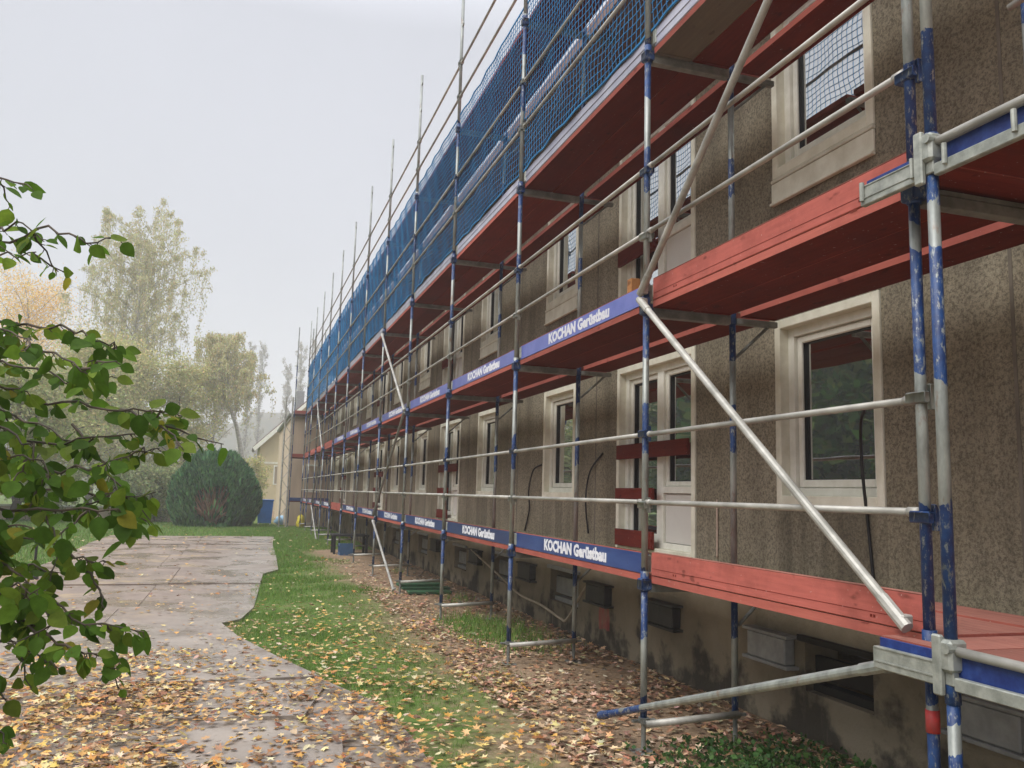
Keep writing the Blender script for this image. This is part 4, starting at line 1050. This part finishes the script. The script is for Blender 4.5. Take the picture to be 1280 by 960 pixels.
# ------------------------------------------------------------------ grass, fallen leaves, ground cover
def vnoise(x, y, s, seed=0):
    return (np.sin(x*s*1.3+seed)+np.sin(y*s*1.7+seed*2.1)+np.sin((x+y)*s*.9+seed*.7)+np.sin((x-y)*s*2.3+seed*1.9))/4
RE = np.array(sorted([(p[1], p[0]) for p in R_EDGE])); LE = np.array(sorted([(p[1], p[0]) for p in L_EDGE]))
rex = lambda y: np.interp(y, RE[:, 0], RE[:, 1]); lex = lambda y: np.interp(y, LE[:, 0], LE[:, 1])
def on_path(x, y, o=0.0): return (x < rex(y)-o) & (x > lex(y)+o) & (y < 25.9-o)
def blades(n, xr, yr, h, wd, keep):
    x = rng.uniform(*xr, n); y = rng.uniform(*yr, n); k = keep(x, y); x, y = x[k], y[k]; n = len(x)
    hh = h*rng.uniform(.5, 1.3, n); a = rng.uniform(0, 6.283, n); ww = wd*rng.uniform(.7, 1.3, n)
    tx = rng.normal(0, .45, n)*hh; ty = rng.normal(0, .45, n)*hh
    B = np.stack([x, y, np.full(n, GZ-.01)], 1); e = np.stack([np.cos(a)*ww, np.sin(a)*ww, np.zeros(n)], 1)
    V = np.stack([B-e, B+e, B+np.stack([tx, ty, hh+.01], 1)], 1).reshape(-1, 3)
    return V, np.repeat(palette(n, [(.13, .27, .04), (.17, .32, .055), (.09, .2, .032), (.26, .31, .1), (.19, .33, .065)]), 3, 0)
def lawnmask(x, y):
    e = x + .55*vnoise(x, y, 1.1, 3) + .3*vnoise(x, y, 3.2, 5)
    near = np.clip((y+1)/4, .3, 1)
    p = np.clip((-.3-e)/.85, 0, 1)*near
    p *= np.clip(.7+1.2*vnoise(x, y, 2.3, 9)+.5*vnoise(x, y, 6.1, 3), .05, 1)
    bare = np.exp(-((x+.2)/.7)**2-((y-13)/1.6)**2)
    return (~on_path(x, y, .1+.09*vnoise(x, y, 5, 1)+.06*vnoise(x, y, 13, 4))) & (rng.random(len(x)) < p*(1-.9*bare))
P1 = blades(110000, (-3.2, .6), (-.5, 9), .05, .0028, lawnmask)
P2 = blades(90000, (-3.0, .6), (9, 20), .06, .005, lawnmask)
P3 = blades(60000, (-3.0, 1.2), (20, 36), .07, .009, lambda x, y: (~on_path(x, y)) & (rng.random(len(x)) < .9))
P4 = blades(70000, (-16, -1), (14, 38), .08, .012, lambda x, y: (~on_path(x, y)))
tuft = lambda cx, cy, rx, ry: (lambda x, y: rng.random(len(x)) < np.exp(-((x-cx)/rx)**2-((y-cy)/ry)**2))
P5 = blades(9000, (-.2, 1.2), (3.4, 7), .13, .006, tuft(.35, 5.0, .4, 1.0))
P6 = blades(7000, (-1.3, 1.2), (7, 18), .12, .006, lambda x, y: (vnoise(x, y, 1.6, 2) > .35) & (x > .5))
Vs = [p[0] for p in (P1, P2, P3, P4, P5, P6)]; Cs = [p[1] for p in (P1, P2, P3, P4, P5, P6)]
V = np.concatenate(Vs); Cc = np.concatenate(Cs)
tag(link('grass', arr_mesh('grass', V, np.arange(len(V)).reshape(-1, 3), M_GRASS, Cc)), kind='stuff')

# fallen leaves: lobed, slightly curled
lob = [(0, -.5), (.16, -.2), (.5, -.22), (.3, .02), (.46, .3), (.14, .24), (0, .55), (-.14, .24), (-.46, .3), (-.3, .02), (-.5, -.22), (-.16, -.2)]
oval = [(0, -.5), (.14, -.32), (.24, -.12), (.27, .06), (.22, .22), (.1, .4), (0, .52), (-.1, .4), (-.22, .22), (-.27, .06), (-.24, -.12), (-.14, -.32)]
def litter(x, y, z, size, cols, p=None):
    n = len(x); k = 12
    L = np.where((rng.random(n) < .62)[:, None, None], np.array(lob)[None], np.array(oval)[None])   # n,12,2
    s = size*rng.uniform(.6, 1.3, n)
    a = rng.uniform(0, 6.283, n); ca, sa = np.cos(a), np.sin(a)
    lx = L[:, :, 0]*s[:, None]*rng.uniform(.7, 1.1, n)[:, None]; ly = L[:, :, 1]*s[:, None]
    cu = rng.normal(.9, 1.6, n)[:, None]/np.maximum(size, .01)
    lz = cu*(lx**2)*.3 + (rng.normal(.4, 1.2, n)[:, None]/size)*(ly**2)*.2
    tx, ty = rng.normal(0, .17, n), rng.normal(0, .17, n)
    X = lx*ca[:, None]-ly*sa[:, None]; Y = lx*sa[:, None]+ly*ca[:, None]
    Z = lz + X*tx[:, None] + Y*ty[:, None]
    Z -= Z.min(1)[:, None]
    V = np.stack([X+x[:, None], Y+y[:, None], Z+z[:, None]], 2)
    cen = np.stack([x, y, z+ (0-0)*x + np.maximum(Z.mean(1)*.6, 0)], 1)[:, None]
    V = np.concatenate([V, cen], 1).reshape(-1, 3)
    base = (np.arange(n)*13)[:, None, None]
    tri = np.array([(i, (i+1) % 12, 12) for i in range(12)])[None]
    F = (base+tri).reshape(-1, 3)
    return V, F, np.repeat(palette(n, cols, p, .15), 13, 0)
YEL = [(.6, .37, .09), (.66, .48, .2), (.46, .23, .06), (.3, .14, .055), (.62, .5, .3), (.17, .09, .05), (.4, .25, .12)]
BRO = [(.42, .26, .15), (.58, .42, .26), (.3, .16, .09), (.66, .52, .36), (.46, .25, .15), (.17, .1, .065)]
def scatter(n, xr, yr, dens):
    x = rng.uniform(*xr, n); y = rng.uniform(*yr, n); k = rng.random(n) < dens(x, y); return x[k], y[k]
def d_path(x, y):
    ing = on_path(x, y)
    f = np.clip(1.15-(y+.5)/5.0, 0.02, 1)*np.clip(1.0+.9*vnoise(x, y, 1.9, 4)+.5*vnoise(x, y, 4.2, 8), .04, 1.6)
    f = f*np.where(x < -3.1, 1.0, .8) + .02*np.clip(1-(y-5)/8, 0, 1)
    return np.where(ing & (y < 12.8), f, 0)
def d_lawn(x, y):
    f = np.clip(1.25-(y-.5)/7, .05, 1.2)*np.clip(.7+.7*vnoise(x, y, 2.1, 6), .1, 1.2)
    return np.where((~on_path(x, y)) & (x > -3.3) & (x < -.2+.3*vnoise(x, y, 1.5, 2)), f, 0)
def d_dirt(x, y):
    f = np.clip(1.05-(y-2)/12, .12, 1)*np.clip(.75+.8*vnoise(x, y, 2.0, 16), .12, 1.3)
    return np.where((x > -.6), f, 0)
LV3, LF3, LC3 = [], [], []; off = 0
def put(x, y, zlo, zhi, size, cols, p=None):
    global off
    z = GZ + rng.uniform(zlo, zhi, len(x))
    V, F, C_ = litter(x, y, z, size, cols, p); LV3.append(V); LF3.append(F+off); LC3.append(C_); off += len(V)
x, y = scatter(40000, (-7, -1.3), (-1.2, 13), d_path); put(x, y, .05, .085, .062, YEL)
x, y = scatter(11000, (-3.2, .1), (-1.5, 14), d_lawn); put(x, y, .015, .055, .062, YEL, [.2, .28, .1, .08, .22, .05, .07])
x, y = scatter(20000, (-.8, 1.33), (-2.5, 16), d_dirt); put(x, y, .005, .035, .064, BRO)
x, y = scatter(900, (-12, 1), (13, 34), lambda x, y: np.full(len(x), .8)); put(x, y, .03, .06, .09, YEL)
x, y = scatter(7000, (-6, -3.0), (-1.0, 2.5), lambda x, y: np.clip(.6+.6*vnoise(x, y, 1.5, 4), 0, 1)); put(x, y, .05, .1, .065, YEL)
tag(link('fallen_leaves', arr_mesh('fallen_leaves', np.concatenate(LV3), np.concatenate(LF3), M_FALL, np.concatenate(LC3))), kind='stuff')

# low ground cover beside the nearest posts
n = 3600; x = rng.normal(.62, .42, n); y = rng.normal(-.75, .55, n); k = (x < 1.3) & (y < .12) & (x > -.25); x, y = x[k], y[k]
hh = rng.uniform(.01, .1, len(x))
V, F = leaf_quads(np.stack([x, y, GZ+hh*.8], 1), .04, .75)
tag(link('ground_cover', arr_mesh('ground_cover', V, F, M_GRASS, np.repeat(palette(len(x), [(.05, .125, .03), (.08, .17, .04), (.035, .085, .02)]), 4, 0))), kind='stuff')
# rubble along the plinth
s = MB(); Rr = random.Random(5)
for k in range(420):
    cx, cy = Rr.uniform(.75, 1.33), Rr.uniform(-3, 17); r_ = Rr.uniform(.012, .04)
    c = Vector((cx, cy, GZ+.006)); pts = []
    for dx, dy, dz in ((1, 0, 0), (-1, 0, 0), (0, 1, 0), (0, -1, 0), (0, 0, .8), (0, 0, -.5)):
        pts.append(c+Vector((dx, dy, dz))*r_*Rr.uniform(.7, 1.3))
    s.add(pts, [(0, 2, 4), (2, 1, 4), (1, 3, 4), (3, 0, 4), (2, 0, 5), (1, 2, 5), (3, 1, 5), (0, 3, 5)])
tag(s.build('rubble', simple('rubble_stone', (.3, .26, .21), (.16, .14, .11), 12, .9)), kind='stuff')

# ------------------------------------------------------------------ hill and haze
g_h = simple('wooded_hill', (.06, .065, .045), (.09, .075, .045), .25, .95)
mb = MB(); nxh = 60; vs = []
for j in range(8):
    for i in range(nxh+1):
        xx = -200+420*i/nxh; f = j/7
        ht = (9.5+2.2*math.sin(xx*.025+1)+1.1*math.sin(xx*.07)+.4*math.sin(xx*.33)+.25*math.sin(xx*.7))*math.sin(f*math.pi/2)
        vs.append((xx, 250+f*60, GZ-.1+ht*2.35))
mb.add(vs, [(j*(nxh+1)+i, j*(nxh+1)+i+1, (j+1)*(nxh+1)+i+1, (j+1)*(nxh+1)+i) for j in range(7) for i in range(nxh)])
tag(mb.build('hills', g_h, smooth=True), kind='structure')

hz = bpy.data.materials.new('haze_air'); hz.use_nodes = True; t_ = hz.node_tree; t_.nodes.clear()
ho = t_.nodes.new('ShaderNodeOutputMaterial'); hv = t_.nodes.new('ShaderNodeVolumePrincipled')
hv.inputs['Color'].default_value = (.985, .988, .995, 1); hv.inputs['Density'].default_value = .0021; hv.inputs['Anisotropy'].default_value = .1
t_.links.new(hv.outputs[0], ho.inputs['Volume'])
mb = MB(); mb.box((-330, -60, GZ-1.2), (330, 420, 48))
tag(mb.build('haze', hz), kind='stuff')
